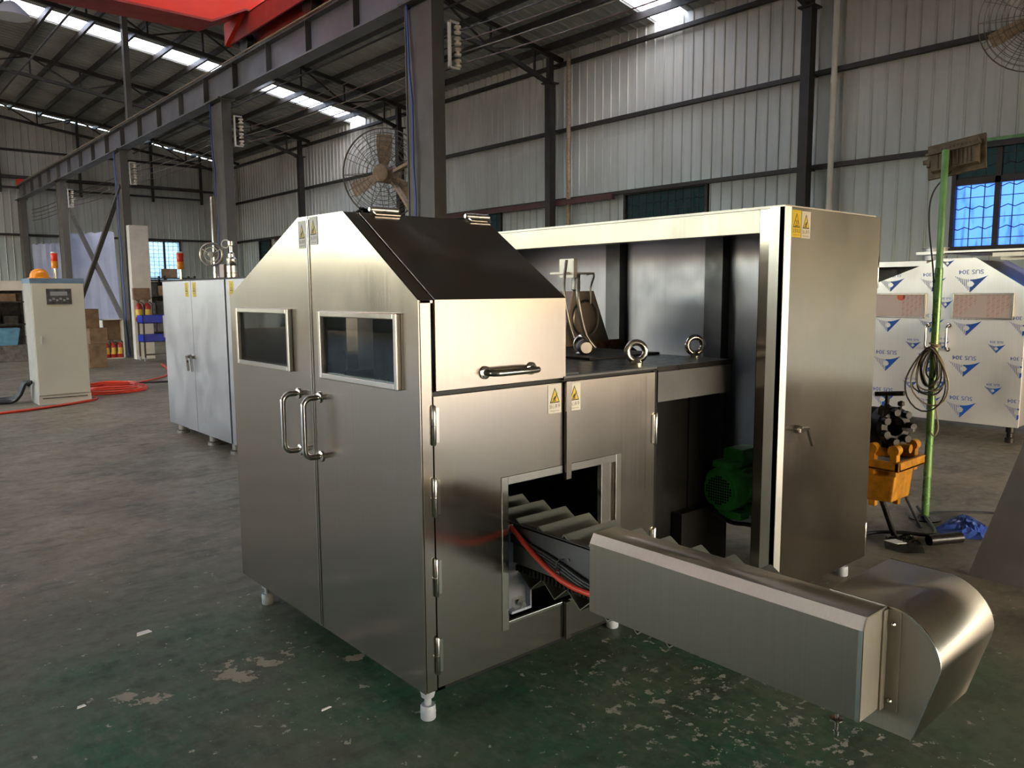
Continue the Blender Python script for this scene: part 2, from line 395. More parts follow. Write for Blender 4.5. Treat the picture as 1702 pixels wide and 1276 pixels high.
# ------------------------------------------------------------------ text helper
_tc = {}
def text_polys(s, size=1.0, cjk=False):
    key = (s, size)
    if key in _tc: return _tc[key]
    cu = bpy.data.curves.new('t', 'FONT'); cu.body = s; cu.size = size; cu.align_x = 'CENTER'; cu.align_y = 'CENTER'; cu.resolution_u = 3
    o = bpy.data.objects.new('t', cu); col.objects.link(o)
    bpy.context.view_layer.update()
    me = bpy.data.meshes.new_from_object(o.evaluated_get(bpy.context.evaluated_depsgraph_get()))
    r = [[(me.vertices[i].co.x, me.vertices[i].co.y) for i in p.vertices] for p in me.polygons]
    bpy.data.objects.remove(o); bpy.data.curves.remove(cu); bpy.data.meshes.remove(me)
    _tc[key] = r; return r
def clip_poly(poly, planes):
    for (a, b_, c) in planes:           # keep a*u+b*v<=c
        out = []
        for i in range(len(poly)):
            p, q = poly[i], poly[(i+1) % len(poly)]
            dp, dq = a*p[0]+b_*p[1]-c, a*q[0]+b_*q[1]-c
            if dp <= 0: out.append(p)
            if (dp < 0 < dq) or (dq < 0 < dp):
                t = dp/(dp-dq); out.append((p[0]+(q[0]-p[0])*t, p[1]+(q[1]-p[1])*t))
        poly = out
        if len(poly) < 3: return []
    return poly
def put2d(mb, polys, O, U, V, su=1, sv=1, du=0, dv=0, planes=(), lift=0.0):
    O, U, V = Vector(O), Vector(U), Vector(V); Nn = U.cross(V).normalized()
    for p in polys:
        q = [(x*su+du, y*sv+dv) for x, y in p]
        if planes: q = clip_poly(q, planes)
        if len(q) >= 3: mb.add([O+U*x+V*y+Nn*lift for x, y in q], [tuple(range(len(q)))])

def sticker(parent, O, U, V, w=.062, h=.10, yellow=False, txt='当心夹手', sub='Warning pinch point'):
    """warning sign: O is the centre, U right, V up; one mesh of three materials"""
    O, U, V = Vector(O), Vector(U), Vector(V); Nn = U.cross(V).normalized()
    mb = MB(); mb.mi = 0; mb.obox(O+Nn*.0006, U, V, Nn, w/2, h/2, .0005)
    L = .0014; ty, tb, tw = h*.40, -h*.14, w*.38
    def tri(k):
        cy = (ty+2*tb)/3
        return [[(-tw*k, cy+(tb-cy)*k), (tw*k, cy+(tb-cy)*k), (0, cy+(ty-cy)*k)]]
    mb.mi = 1; put2d(mb, tri(1), O, U, V, lift=L)
    put2d(mb, text_polys(txt, 1.0), O, U, V, w*.215, w*.26, 0, -h*.27, lift=L)
    put2d(mb, text_polys(sub, 1.0), O, U, V, w*.085, w*.10, 0, -h*.41, lift=L)
    if not yellow: pic = [[(-.010, -.002), (.002, -.004), (.012, .020), (.006, .016), (.004, .010), (-.002, .008)], [(-.013, -.008), (.004, -.008), (.006, -.005), (-.010, -.004)]]
    else: pic = [[(-.012, -.008), (.012, -.008), (.010, -.005), (-.010, -.005)]]+[[(x, -.003), (x+.003, -.003), (x+.005, .004), (x+.002, .012), (x-.001, .012), (x+.002, .004)] for x in (-.008, -.001, .006)]
    put2d(mb, pic, O, U, V, w/.062, w/.062, 0, 0, lift=L+.0008)
    mb.mi = 2; put2d(mb, tri(.78), O, U, V, lift=L+.0004)
    return mb.build('warning_sticker', [M['sticker_yellow'] if yellow else M['sticker_white'], M['sticker_black'], M['sticker_yellow']], parent,
                    label='yellow warning sticker' if yellow else 'white warning sticker with a yellow triangle')

# ================================================================== SETTING
XW, YF, XL, YN = 13.86, 35.3, -13.9, -8.0
FLO = MB().add([(XL-.3, YN, 0), (XW+.3, YN, 0), (XW+.3, YF+.3, 0), (XL-.3, YF+.3, 0), (XL-.3, YN, -.2), (XW+.3, YN, -.2), (XW+.3, YF+.3, -.2), (XL-.3, YF+.3, -.2)],
               [(0, 1, 2, 3), (7, 6, 5, 4), (0, 4, 5, 1), (1, 5, 6, 2), (2, 6, 7, 3), (3, 7, 4, 0)]).build('floor', M['floor'])
struct(FLO, 'worn green painted workshop floor with flaked patches')
yd = MB(); yd.box(-70, 70, -70, YN, -.25, -.02); yd.box(-70, XL-.3, YN, 80, -.25, -.02); yd.box(XW+.3, 70, YN, 80, -.25, -.02); yd.box(XL-.3, XW+.3, YF+.3, 80, -.25, -.02)
struct(yd.build('ground', M['yard']))

def roof_z(x):
    x = abs(x) if x < 0 else x
    P = [(0, 9.2), (5, 8.56), (9, 8.01), (13.95, 7.12), (15, 6.93)]
    for (a, za), (b_, zb) in zip(P, P[1:]):
        if x <= b_: return za+(zb-za)*(x-a)/(b_-a)
    return 6.93
def roof_patch(y0, y1, x0, x1, mb):
    xs = sorted(set([x0, x1]+[q for q in (-13.95, -9, -5, 0, 5, 9, 13.95) if x0 < q < x1]))
    ys = [y0]; y = math.ceil(y0/.25)*.25
    while y < y1:
        for d, hh in ((0, 0), (.02, .03), (.05, .03), (.07, 0)):
            if y0 < y+d < y1: ys.append(y+d)
        y += .25
    ys.append(y1)
    def h(yy):
        f = (yy+1000) % .25
        return -.03 if .015 < f < .055 else 0
    vs = [(x, yy, roof_z(x)+.16+h(yy)) for yy in ys for x in xs]; n = len(xs)
    mb.add(vs, [(j*n+i, j*n+i+1, (j+1)*n+i+1, (j+1)*n+i) for j in range(len(ys)-1) for i in range(n-1)])
mb = MB(); SKY = [(10.45, 11.22), (23.35, 24.2)]
cuts = [YN-.4, SKY[0][0], SKY[0][1], SKY[1][0], SKY[1][1], YF+.05]
for a, b_ in ((0, 1), (2, 3), (4, 5)): roof_patch(cuts[a], cuts[b_], -14.3, 14.3, mb)
struct(mb.build('ceiling', M['roof']), 'grey ribbed metal roof sheets')
for i, (a, b_) in enumerate(SKY):
    mb = MB(); roof_patch(a, b_, -14.3, 14.3, mb)
    struct(mb.build('window_%d' % (i+5), M['skylight']), 'translucent skylight strip across the roof')

def corr_wall(axis, a, u0, u1, zt, openings, name, mat, inward):
    """axis 'x': wall in plane x=a running along y; 'y': plane y=a running along x"""
    us = []; u = math.ceil(u0/.25)*.25; us.append(u0)
    while u < u1:
        for d in (0, .012, .032, .045):
            if u0 < u+d < u1: us.append(u+d)
        u += .25
    us.append(u1)
    for o in openings: us += [o[0], o[1]]
    us = sorted(set(round(q, 4) for q in us if u0 <= q <= u1))
    def dep(q):
        f = (q+1000) % .25
        return .024 if .008 < f < .036 else 0
    mb = MB()
    for p, q in zip(us, us[1:]):
        mid = (p+q)/2; cutz = sorted([(o[2], o[3]) for o in openings if o[0] <= mid <= o[1]])
        z = 0; segs = []
        for c0, c1 in cutz:
            if c0 > z: segs.append((z, c0, c0))
            z = c1
        tp, tq = (zt(p), zt(q)) if callable(zt) else (zt, zt)
        segs.append((z, tp, tq))
        for z0, zp, zq in segs:
            dp, dq = a+inward*dep(p), a+inward*dep(q)
            if axis == 'x': vs = [(dp, p, z0), (dq, q, z0), (dq, q, zq), (dp, p, zp)]
            else: vs = [(p, dp, z0), (q, dq, z0), (q, dq, zq), (p, dp, zp)]
            mb.add(vs, [(0, 1, 2, 3)])
    # outer skin gives the wall its thickness
    o_ = a-inward*.06
    for p0, p1, z0, z1 in rects(u0, u1, zt if not callable(zt) else 6.9, openings):
        if axis == 'x': mb.box(min(o_, o_-inward*.01), max(o_, o_-inward*.01), p0, p1, z0, z1)
        else: mb.box(p0, p1, min(o_, o_-inward*.01), max(o_, o_-inward*.01), z0, z1)
    return struct(mb.build(name, mat))
def rects(u0, u1, zt, ops):
    ed = sorted(set([u0, u1]+[o[0] for o in ops]+[o[1] for o in ops])); out = []
    for p, q in zip(ed, ed[1:]):
        z = 0
        for o in sorted([o for o in ops if o[0] <= (p+q)/2 <= o[1]], key=lambda t: t[2]):
            if o[2] > z: out.append((p, q, z, o[2]))
            z = o[3]
        out.append((p, q, z, zt))
    return out
WR = [(2.67, 5.07, 2.27, 3.80), (9.86, 12.0, 2.27, 3.74), (16.43, 18.45, 2.27, 3.70), (31.0, 32.0, 2.27, 3.72)]
corr_wall('x', XW, YN, YF, 7.30, WR, 'wall_right', M['wall_r'], -1)
WF = [(10.38, 11.62, 2.2, 3.78)]
corr_wall('y', YF, XL, XW, lambda x: roof_z(x)+.10, WF, 'wall_far', M['wall_f'], -1)
WL = [(3.5, 12.5, 0, 4.2), (12.5, 19, .9, 4.8), (22, 34.5, 3.0, 6.1)]
corr_wall('x', XL, YN, YF, 7.30, WL, 'wall_left', M['wall_r'], 1)
WN = [(.5, 11.5, 0, 2.8)]
corr_wall('y', YN, XL, XW, lambda x: roof_z(x)+.10, WN, 'wall_near', M['wall_f'], 1)

def window(i, axis, a, u0, u1, z0, z1, pane_mat, bars, inward, frame=M['girt'], header=None, wavy=True, dark_above=None):
    def bx(mb, p0, p1, za, zb, d0, d1):
        if axis == 'x': mb.box(min(a+inward*d0, a+inward*d1), max(a+inward*d0, a+inward*d1), p0, p1, za, zb)
        else: mb.box(p0, p1, min(a+inward*d0, a+inward*d1), max(a+inward*d0, a+inward*d1), za, zb)
    mb = MB(); t = .06
    bx(mb, u0-t, u0, z0-t, z1+t, -.03, .07); bx(mb, u1, u1+t, z0-t, z1+t, -.03, .07)
    bx(mb, u0, u1, z0-t, z0, -.03, .07); bx(mb, u0, u1, z1, z1+t, -.03, .07)
    for k in range(1, bars): bx(mb, u0+(u1-u0)*k/bars-.04, u0+(u1-u0)*k/bars+.04, z0, z1, -.02, .05)
    if dark_above: bx(mb, u0, u1, dark_above-.05, dark_above+.05, -.02, .05)
    root = struct(mb.build('window_%d' % i, frame))
    mb = MB(); bx(mb, u0, u1, z0, dark_above or z1, -.02, -.012); mb.build('pane', pane_mat, root)
    if dark_above:
        mb = MB(); bx(mb, u0, u1, dark_above, z1, -.02, -.012); mb.build('pane', M['dim_glass'], root)
    mb = MB(); k = u0+.19
    while k < u1-.05: bx(mb, k-.006, k+.006, z0, z1, .0, .012); k += .2
    z = z0+.12; j = 0
    while z < z1:
        if j % 2 and wavy:
            pts = []; q = u0
            while q <= u1+.001:
                zz = z+.02*math.sin((q-u0)*2*PI/.2); dd = a+inward*.02
                pts.append((dd, q, zz) if axis == 'x' else (q, dd, zz)); q += .05
            mb.tube(pts, .008, 5)
        else: bx(mb, u0, u1, z-.006, z+.006, .01, .022)
        z += .16; j += 1
    mb.build('security_grille', M['girt'], root)
    if header:
        mb = MB(); bx(mb, u0-.12, u1+.1, z1+.06, z1+.11, -.01, .09); mb.build('green_header', M['green_pole'], root)
    return root
window(1, 'x', XW, *WR[0], M['frosted'], 4, -1, header=True, dark_above=3.28)
window(2, 'x', XW, *WR[1], M['dim_glass'], 1, -1, header=True)
window(3, 'x', XW, *WR[2], M['dim_glass'], 1, -1)
window(4, 'x', XW, *WR[3], M['dim_glass'], 1, -1)
window(7, 'y', YF, *WF[0], M['frosted_far'], 2, -1, dark_above=None)

# girts along the walls and purlins under the roof
tn = [0]
def trim(mb, mat=None):
    tn[0] += 1; return struct(mb.build('trim_%d' % tn[0], mat or M['girt']))
for z in (3.80, 5.44, 6.98): trim(MB().box(XW-.16, XW-.045, YN+.1, YF-.1, z-.04, z+.04))
for z in (3.86, 5.98, 7.0): trim(MB().box(-13, XW-.1, YF-.15, YF-.04, z-.04, z+.04))
trim(MB().box(-5, 12.5, YF-.45, YF-.33, 5.98-.05, 6.03)); trim(MB().box(-5, 12.5, YF-.45, YF-.33, 5.55, 5.62))
for x in (2.5, 5.2, 7.9, 10.6, 12.6): trim(MB().box(x-.04, x+.04, YF-.33, YF-.18, 5.4, roof_z(x)+.1))
x = 13.3
while x > 0:
    trim(MB().box(x-.035, x+.035, YN, YF-.05, roof_z(x)-.02, roof_z(x)+.125)); x -= .95
trim(MB().box(XW-.3, XW-.2, 12.2, 21, 3.66, 3.78).box(XW-.3, XW-.2, 21, 30, 3.66, 3.74), M['maroon'])

# ================================================================== STEEL FRAME
for k, y in enumerate((.9, 7.5, 14.1, 20.7, 27.3, 33.9)):
    names = ['beside the framed near window', 'just behind the tall open steel frame', 'left of the dark window, behind the box hood', 'behind the big dusty fan', 'above the left shoulder of the steel enclosure', 'nearest the far wall']
    t = thing('wall_column', (13.45, y, 0), 'dark steel wall column %s' % names[k], 'column', 'steel columns along the corrugated wall')
    MB().box(13.36, 13.55, y-.09, y+.09, 0, 6.5).build('shaft', M['girt'], t)
    MB().box(13.30, 13.61, y-.15, y+.15, 6.5, 6.53).build('cap_plate', M['girt'], t)
    MB().box(13.38, 13.52, y-.06, y+.06, 6.53, 7.1).build('top_post', M['girt'], t)
    mb = MB()
    for z in (3.80, 5.44, 6.98): mb.box(13.5, 13.75, y-.05, y+.05, z-.07, z-.03)
    mb.build('girt_bracket', M['girt'], t)
TC = [(13.85, 7.10), (9, 7.98), (5, 8.52), (2, 8.90), (-.6, 9.1)]
BC = [(13.45, 6.51), (12.2, 6.88), (8.3, 7.49), (6.2, 7.80), (2, 8.35), (-.6, 8.6)]
def interp(P, x):
    for (a, za), (b_, zb) in zip(P, P[1:]):
        if b_ <= x <= a: return za+(zb-za)*(x-a)/(b_-a)
    return P[-1][1]
tl = ['directly above the tall open steel frame', 'meeting the wall left of the dark window', 'meeting the wall behind the dusty fan', 'one bay short of the far wall', 'against the far wall']
for k, y in enumerate((7.5, 14.1, 20.7, 27.3, 33.9)):
    t = thing('roof_truss', (13.45, y, 6.5), 'dark welded roof truss %s' % tl[k], 'truss', 'roof trusses across the hall')
    mb = MB()
    for p, q in zip(TC, TC[1:]): mb.bar((p[0], y, p[1]), (q[0], y, q[1]), .10, .10)
    mb.build('top_chord', M['girt'], t)
    mb = MB()
    for p, q in zip(BC, BC[1:]): mb.bar((p[0], y, p[1]), (q[0], y, q[1]), .09, .09)
    mb.build('bottom_chord', M['girt'], t)
    x = 12.95; i = 0
    while x > 0:
        MB().bar((x, y, interp(BC, x)), (x, y, interp(TC, x)), .045).build('web_member', M['girt'], t)
        xn = x-1.32
        a, b_ = ((x, y, interp(BC, x)), (xn, y, interp(TC, xn))) if i % 2 else ((x, y, interp(TC, x)), (xn, y, interp(BC, xn)))
        MB().bar(a, b_, .04).build('web_member', M['girt'], t)
        x = xn; i += 1
# longitudinal ties under the nave roof
ty = ['upper', 'lower']
for i, (x, z) in enumerate(((4.4, 7.55), (9.6, 7.1))):
    tag(MB().tube([(x, YN+.5, z), (x, 33.9, z)], .025, 6).build('tie_rod', M['girt'], loc=(x, 14, z)), ['thin dark tie rod under the nave roof beyond the crane beam', 'thin dark tie rod under the aisle roof right of the crane beam'][i], 'rod')

# crane runway columns
cn = ['tall grey steel column rising behind the steel hood, blue cable on its edge', 'grey steel column behind the valve and exhaust pipe', 'grey steel column beside the white pillar', 'grey steel column behind the pale blue sheets, fourth along the crane beam', 'farthest grey steel column under the crane beam']
for k in range(5):
    y0 = 8.0+6.6*k; t = thing('crane_column', (5.78, y0+.29, 0), cn[k], 'column', 'columns under the crane beam')
    if k == 4: y0 = 34.35
    mb = MB(); mb.box(5.69, 5.87, y0, y0+.025, 0, 5.12); mb.box(5.69, 5.87, y0+.555, y0+.58, 0, 5.12); mb.box(5.765, 5.795, y0+.02, y0+.56, 0, 5.12)
    mb.build('shaft', M['column'], t)
    # boxed side plates
    MB().box(5.70, 5.712, y0+.02, y0+.56, 0, 5.05).build('side_plate', M['column'], t)
    MB().box(5.62, 5.94, y0-.04, y0+.62, 5.10, 5.13).build('cap_plate', M['column'], t)
    MB().box(5.55, 6.0, y0-.1, y0+.68, 0, .03).build('base_plate', M['column'], t)
    if k < 3:
        mb = MB(); pts = []
        for j in range(14):
            z = 5.1-j*.39; pts.append((5.67-.01*(j % 3), y0+.50-.03*math.sin(j*.5)-.02*j+(.0 if k < 2 else -.1), z))
        tag(mb.tube(pts, .015, 6).build('hanging_cable', M['blue_cable'], loc=(5.67, y0+.4, 3)), ['bright blue cable down the tall near column', 'blue cable down the column behind the exhaust pipe', 'blue cable down the column beside the white pillar'][k], 'cable', 'blue cables on the crane columns')
# crane beam
t = thing('crane_beam', (5.78, 14, 5.12), 'long blue-grey steel crane beam carried on the row of columns', 'beam')
MB().box(5.77, 5.79, -6, 34.9, 5.14, 5.60).build('web_plate', M['beam'], t)
MB().box(5.66, 5.90, -6, 34.9, 5.12, 5.145).build('bottom_flange', M['beam'], t)
MB().box(5.66, 5.90, -6, 34.9, 5.595, 5.62).build('top_flange', M['column'], t)
MB().box(5.74, 5.82, -6, 34.6, 5.62, 5.69).build('crane_rail', M['dark_plate'], t)
MB().tube([(5.64, -6, 5.64), (5.64, 34, 5.64)], .014, 6).build('conduit', M['cable_brown'], t)
y = -4.2
while y < 34.5:
    MB().box(5.675, 5.885, y-.005, y+.005, 5.14, 5.60).build('stiffener', M['column'], t); y += 1.40
tag(MB().box(5.66, 5.90, 34.5, 34.75, 5.62, 5.86).build('rail_bumper', M['red_crane'], loc=(5.78, 34.6, 5.6)), 'small red end stop on the far end of the crane beam', 'bumper')
tag(MB().box(5.72, 5.84, 20.45, 20.62, 5.62, 8.45).build('roof_post', M['column'], loc=(5.78, 20.5, 5.6)), 'grey steel post from the crane beam up to the roof truss', 'post')
# braces
for a, b_, l in (((5.71, 21.3, 4.25), (5.71, 27.0, .95), 'dark diagonal brace falling away from the third crane column'), ((5.85, 27.2, 3.95), (5.85, 21.9, .6), 'dark diagonal brace crossing the other in front of the blue sheets')):
    tag(MB().bar(a, b_, .11, .08).build('diagonal_brace', M['column'], loc=a), l, 'brace', 'crossed braces between crane columns')

# travelling crane
t = thing('bridge_crane', (4, 13.4, 5.9), 'red overhead travelling crane girder crossing above the hall', 'crane')
mb = MB(); prof = [(-13, 5.93), (5.0, 5.93), (5.55, 6.22), (5.95, 6.22), (5.95, 6.75), (-13, 6.75)]
mb.prism(prof, 'y', 13.10, 13.115); mb.prism(prof, 'y', 13.585, 13.60)
mb.build('girder_web', M['red_crane'], t)
mb = MB(); mb.box(-13, 5.0, 13.03, 13.67, 5.90, 5.935); mb.bar((5.0, 13.35, 5.92), (5.56, 13.35, 6.21), .64, .03); mb.box(5.55, 5.97, 13.03, 13.67, 6.195, 6.22)
mb.build('bottom_flange', M['red_dark_and_shade'], t)
MB().box(-13, 5.97, 13.03, 13.67, 6.75, 6.78).build('top_flange', M['red_crane'], t)
mb = MB(); mb.box(5.62, 5.65, 10.6, 13.95, 5.86, 6.2); mb.box(5.91, 5.94, 10.6, 13.95, 5.86, 6.2); mb.box(5.62, 5.94, 10.6, 13.95, 6.18, 6.2); mb.box(5.62, 5.94, 10.6, 10.63, 5.86, 6.2)
mb.build('end_carriage', M['red_dark_and_shade'], t)
MB().prism([(13.95, 5.84), (13.95, 6.2), (13.2, 6.2)], 'x', 5.55, 5.66).build('end_gusset', M['red_crane'], t)
for y in (11.2, 13.55): MB().lathe([(.06, -.06), (.16, -.06), (.16, -.045), (.14, -.04), (.14, .04), (.16, .045), (.16, .06), (.06, .06)], (5.78, y, 5.83), (1, 0, 0)).build('wheel', M['dark_plate'], t)

# conductor insulator racks and wires
for k in range(4):
    y = 7.9+6.6*k
    t = thing('insulator_rack', (5.92, y, 4.3), ['white insulator rack on the tall column nearest the camera', 'white insulator rack on the column behind the exhaust pipe', 'white insulator rack on the column beside the white pillar', 'white insulator rack on the fourth crane column'][k], 'insulator', 'insulator racks on the crane columns')
    MB().box(5.87, 5.89, y-.02, y+.03, 4.27, 4.82).box(5.87, 6.02, y-.015, y+.015, 4.80, 4.82).box(5.87, 6.02, y-.015, y+.015, 4.27, 4.29).build('bracket', M['white'], t)
    for j in range(4):
        z = 4.34+j*.13
        MB().lathe([(.015, -.05), (.04, -.045), (.045, -.02), (.022, -.01), (.022, .01), (.045, .02), (.04, .045), (.015, .05)], (6.0, y, z), (0, 0, 1), 14).build('insulator', M['porcelain'], t)
wc = ['maroon', 'wire', 'maroon', 'girt']
for j in range(4):
    z = 4.34+j*.13; pts = []
    for k in range(-2, 4):
        for q in range(8):
            u = q/8; pts.append((6.04, 7.9+6.6*(k+u), z-.28*u*(1-u)))
    pts.append((6.04, 7.9+6.6*4, z))
    tag(MB().tube(pts, .008, 5).build('conductor_wire', M[wc[j]], loc=(6.04, 7.9, z)), ['lowest', 'second from the bottom', 'second from the top', 'topmost'][j]+' of the thin overhead wires strung between the insulator racks', 'wire', 'wires between the insulator racks')

# high-bay lamp
t = thing('high_bay_lamp', (2.85, 16.7, 6.45), 'round pale high-bay lamp hanging at the top left corner', 'lamp')
MB().lathe([(.30, 0), (.26, .08), (.12, .22), (.08, .25)], (2.85, 16.7, 6.45), n=32).build('shade', M['hbl'], t, smooth=True)
MB().tube([(2.85, 16.7, 6.7), (2.85, 16.7, 8.7)], .012, 6).build('hanging_rod', M['girt'], t)

# ================================================================== MAIN MACHINE
X0, Y0 = 1.554, 2.29
def ring(mb, axis, a, t, u0, u1, v0, v1, w):
    """raised rectangular frame around an opening"""
    def b(p0, p1, q0, q1):
        if axis == 'x': mb.box(min(a, a+t), max(a, a+t), p0, p1, q0, q1)
        else: mb.box(p0, p1, min(a, a+t), max(a, a+t), q0, q1)
    b(u0-w, u0, v0-w, v1+w); b(u1, u1+w, v0-w, v1+w); b(u0, u1, v0-w, v0); b(u0, u1, v1, v1+w)
def plate_hole(mb, poly_fn, axis, a, t, u0, u1, v0, topf, hole):
    """plate with a rectangular hole; topf(u) is the top edge"""
    h0, h1, hv0, hv1 = hole; us = sorted(set([u0, h0, h1, u1]+[q for q in poly_fn if u0 < q < u1]))
    for p, q in zip(us, us[1:]):
        m_ = (p+q)/2
        segs = [(v0, v0, hv0, hv0), (hv1, hv1, topf(p), topf(q))] if h0 < m_ < h1 else [(v0, v0, topf(p), topf(q))]
        for za, zb, zc, zd in segs: mb.prism([(p, za), (q, zb), (q, zd), (p, zc)], axis, a, a+t)
PF = [(3.985, 1.585), (3.19, 1.919), (2.80, 1.916), (2.29, 1.572)]
def topF(y):
    for (a, za), (b_, zb) in zip(PF, PF[1:]):
        if b_ <= y <= a: return za+(zb-za)*(y-a)/(b_-a)
    return PF[0][1] if y > 3.985 else PF[-1][1]
def d_handle(name, parent, c, along, out, L, off, r=.0125):
    c, al, ou = Vector(c), Vector(along), Vector(out); pts = []
    a, b_ = c-al*L/2, c+al*L/2; R = .035
    pts.append(a)
    for i in range(7):
        t_ = i/6*PI/2; pts.append(a+al*R*(1-math.cos(t_))+ou*(off-R+R*math.sin(t_)))
    for i in range(7):
        t_ = PI/2-i/6*PI/2; pts.append(b_-al*R*(1-math.cos(t_))+ou*(off-R+R*math.sin(t_)))
    pts.append(b_)
    mb = MB(); mb.tube(pts, r, 14)
    for q in (a, b_): mb.lathe([(r*1.2, 0), (r*2, 0), (r*2, .006), (r*1.3, .010)], q, out, 20)
    return mb.build(name, M['chrome'], parent, smooth=True)
def hinge(parent, c, along, L, r=.011, plates=()):
    mb = MB(); c, al = Vector(c), Vector(along)
    mb.lathe([(r*.6, -L/2-.006), (r, -L/2), (r, -.002), (r*.8, 0), (r, .002), (r, L/2), (r*.6, L/2+.006)], c, along, 14)
    for ax, hw, off in plates: mb.obox(c+Vector(ax)*off, al, Vector(ax), al.cross(Vector(ax)), L/2-.004, hw, .0025)
    return mb.build('hinge', M['steel_bright'], parent, smooth=True)

MC = thing('conveyor_machine', (2.2, 3.1, 0), 'large stainless steel machine with gabled double doors, a hood and an outfeed conveyor', 'machine')
# frame: octagonal end hoop, corner post, rails
mb = MB()
def hoop(x0, x1, y_lo, y_hi, prof, t):
    n = len(prof)
    for i in range(n-1):
        (ya, za), (yb, zb) = prof[i], prof[i+1]
        mb.prism([(ya, za), (yb, zb), (yb, zb-t), (ya, za-t)], 'x', x0, x1)
hoop(X0+.004, 1.613, 0, 0, PF, .012)
mb.box(X0+.004, 1.603, Y0, Y0+.012, .124, 1.572); mb.box(X0+.004, 1.613, 3.973, 3.985, .124, 1.585)
mb.build('end_hoop', M['steel'], MC, bevel=.0015)
mb = MB()
mb.box(1.60, 2.86, Y0+.03, Y0+.07, .10, .135); mb.box(1.60, 2.86, 3.90, 3.96, .10, .16); mb.box(1.60, 1.66, Y0+.03, 3.96, .10, .15); mb.box(2.82, 2.88, Y0+.03, 3.96, .10, .16)
mb.box(1.612, 1.66, Y0+.014, Y0+.06, .13, 1.24); mb.box(2.845, 2.87, Y0+.004, Y0+.05, .11, 1.235); mb.box(1.60, 2.87, Y0+.016, Y0+.05, 1.228, 1.242)
mb.build('base_frame', M['black_panel'], MC)  # rails coloured black to paint in the shade of the door and hood gaps
# big doors (face toward -X)
SE = 3.097
for y0, y1, hole in ((Y0-.002, SE-.004, (2.42, 2.985, 1.265, 1.505)), (SE+.004, 3.987, (3.30, 3.855, 1.27, 1.51))):
    lab = 'gabled door under the hood side' if y0 < 3 else 'gabled door with the left window'
    mb = MB(); plate_hole(mb, [3.19, 2.80, 2.29], 'x', X0-.004, .0045, max(y0, 2.29), min(y1, 3.985), .124, topF, hole)
    d = mb.build('gabled_door', M['steel'], MC)
    mb = MB()
    # folded lip at the seam
    ys_ = SE-.004 if y0 < 3 else SE+.010
    mb.box(X0-.008, X0+.02, ys_-.006, ys_, .128, 1.905)
    mb.build('folded_edge', M['steel_bright'], d)
    mb = MB(); ring(mb, 'x', X0-.004, -.022, hole[0]+.004, hole[1]-.004, hole[2]+.004, hole[3]-.004, .024)
    mb.build('window_frame', M['steel_bright'], d, bevel=.004)
    MB().box(X0-.010, X0-.006, hole[0], hole[1], hole[2], hole[3]).build('window_pane', M['acrylic'], d)
    hy = 3.035 if y0 < 3 else 3.245
    d_handle('pull_handle', d, (X0-.004, hy+.012 if y0 < 3 else hy, 1.03), (0, 0, -1), (-1, 0, 0), .255, .075)
sticker(bpy.data.objects['gabled_door'], (X0-.005, 3.045, 1.855), (0, -1, 0), (0, 0, 1), .068, .115)
sticker(bpy.data.objects['gabled_door.001'], (X0-.005, 3.150, 1.845), (0, -1, 0), (0, 0, 1), .068, .115)
# hood over the chamber
HX0, HX1 = 1.621, 2.274
hd = MB()
hd.prism([(Y0, 1.245), (Y0, 1.574), (2.797, 1.916), (2.797, 1.906), (Y0+.012, 1.568), (Y0+.012, 1.245)], 'x', HX0, HX1)
hood = hd.build('front_hood', M['steel'], MC, bevel=.002)
MB().prism([(Y0+.012, 1.25), (Y0+.012, 1.566), (2.79, 1.90), (2.79, 1.25)], 'x', HX1-.008, HX1-.004).build('hood_cheek', M['steel_dark'], hood)
d_handle('grab_handle', hood, (1.962, Y0, 1.298), (1, 0, 0), (0, -1, 0), .235, .062)
for x in (1.745, 2.23): hinge(hood, (x, 2.81, 1.932), (1, 0, 0), .125, .013, (((0, -.84, -.55), .022, .018),))
mb = MB(); mb.box(HX0-.06, HX1, 2.80, 3.19, 1.90, 1.913)
mb.prism([(3.19, 1.913), (3.985, 1.585), (3.975, 1.575), (3.185, 1.903)], 'x', 1.613, HX1); mb.box(1.613, HX1, 3.975, 3.985, .124, 1.58)
mb.build('roof_panel', M['steel'], MC)
mb = MB(); random.seed(3)
for i in range(26):
    c = Vector((1.66+random.random()*.10, 2.86+random.random()*.06, 1.915+random.random()*.022)); a_ = random.random()*6.3
    mb.obox(c, (math.cos(a_), math.sin(a_), .4), (-math.sin(a_), math.cos(a_), .3), (0, .2, 1), .016, .010, .0015)
tag(mb.build('plastic_wrap', M['acrylic'], loc=(1.7, 2.88, 1.915)), 'crumpled clear plastic scrap on top of the steel hood', 'plastic')
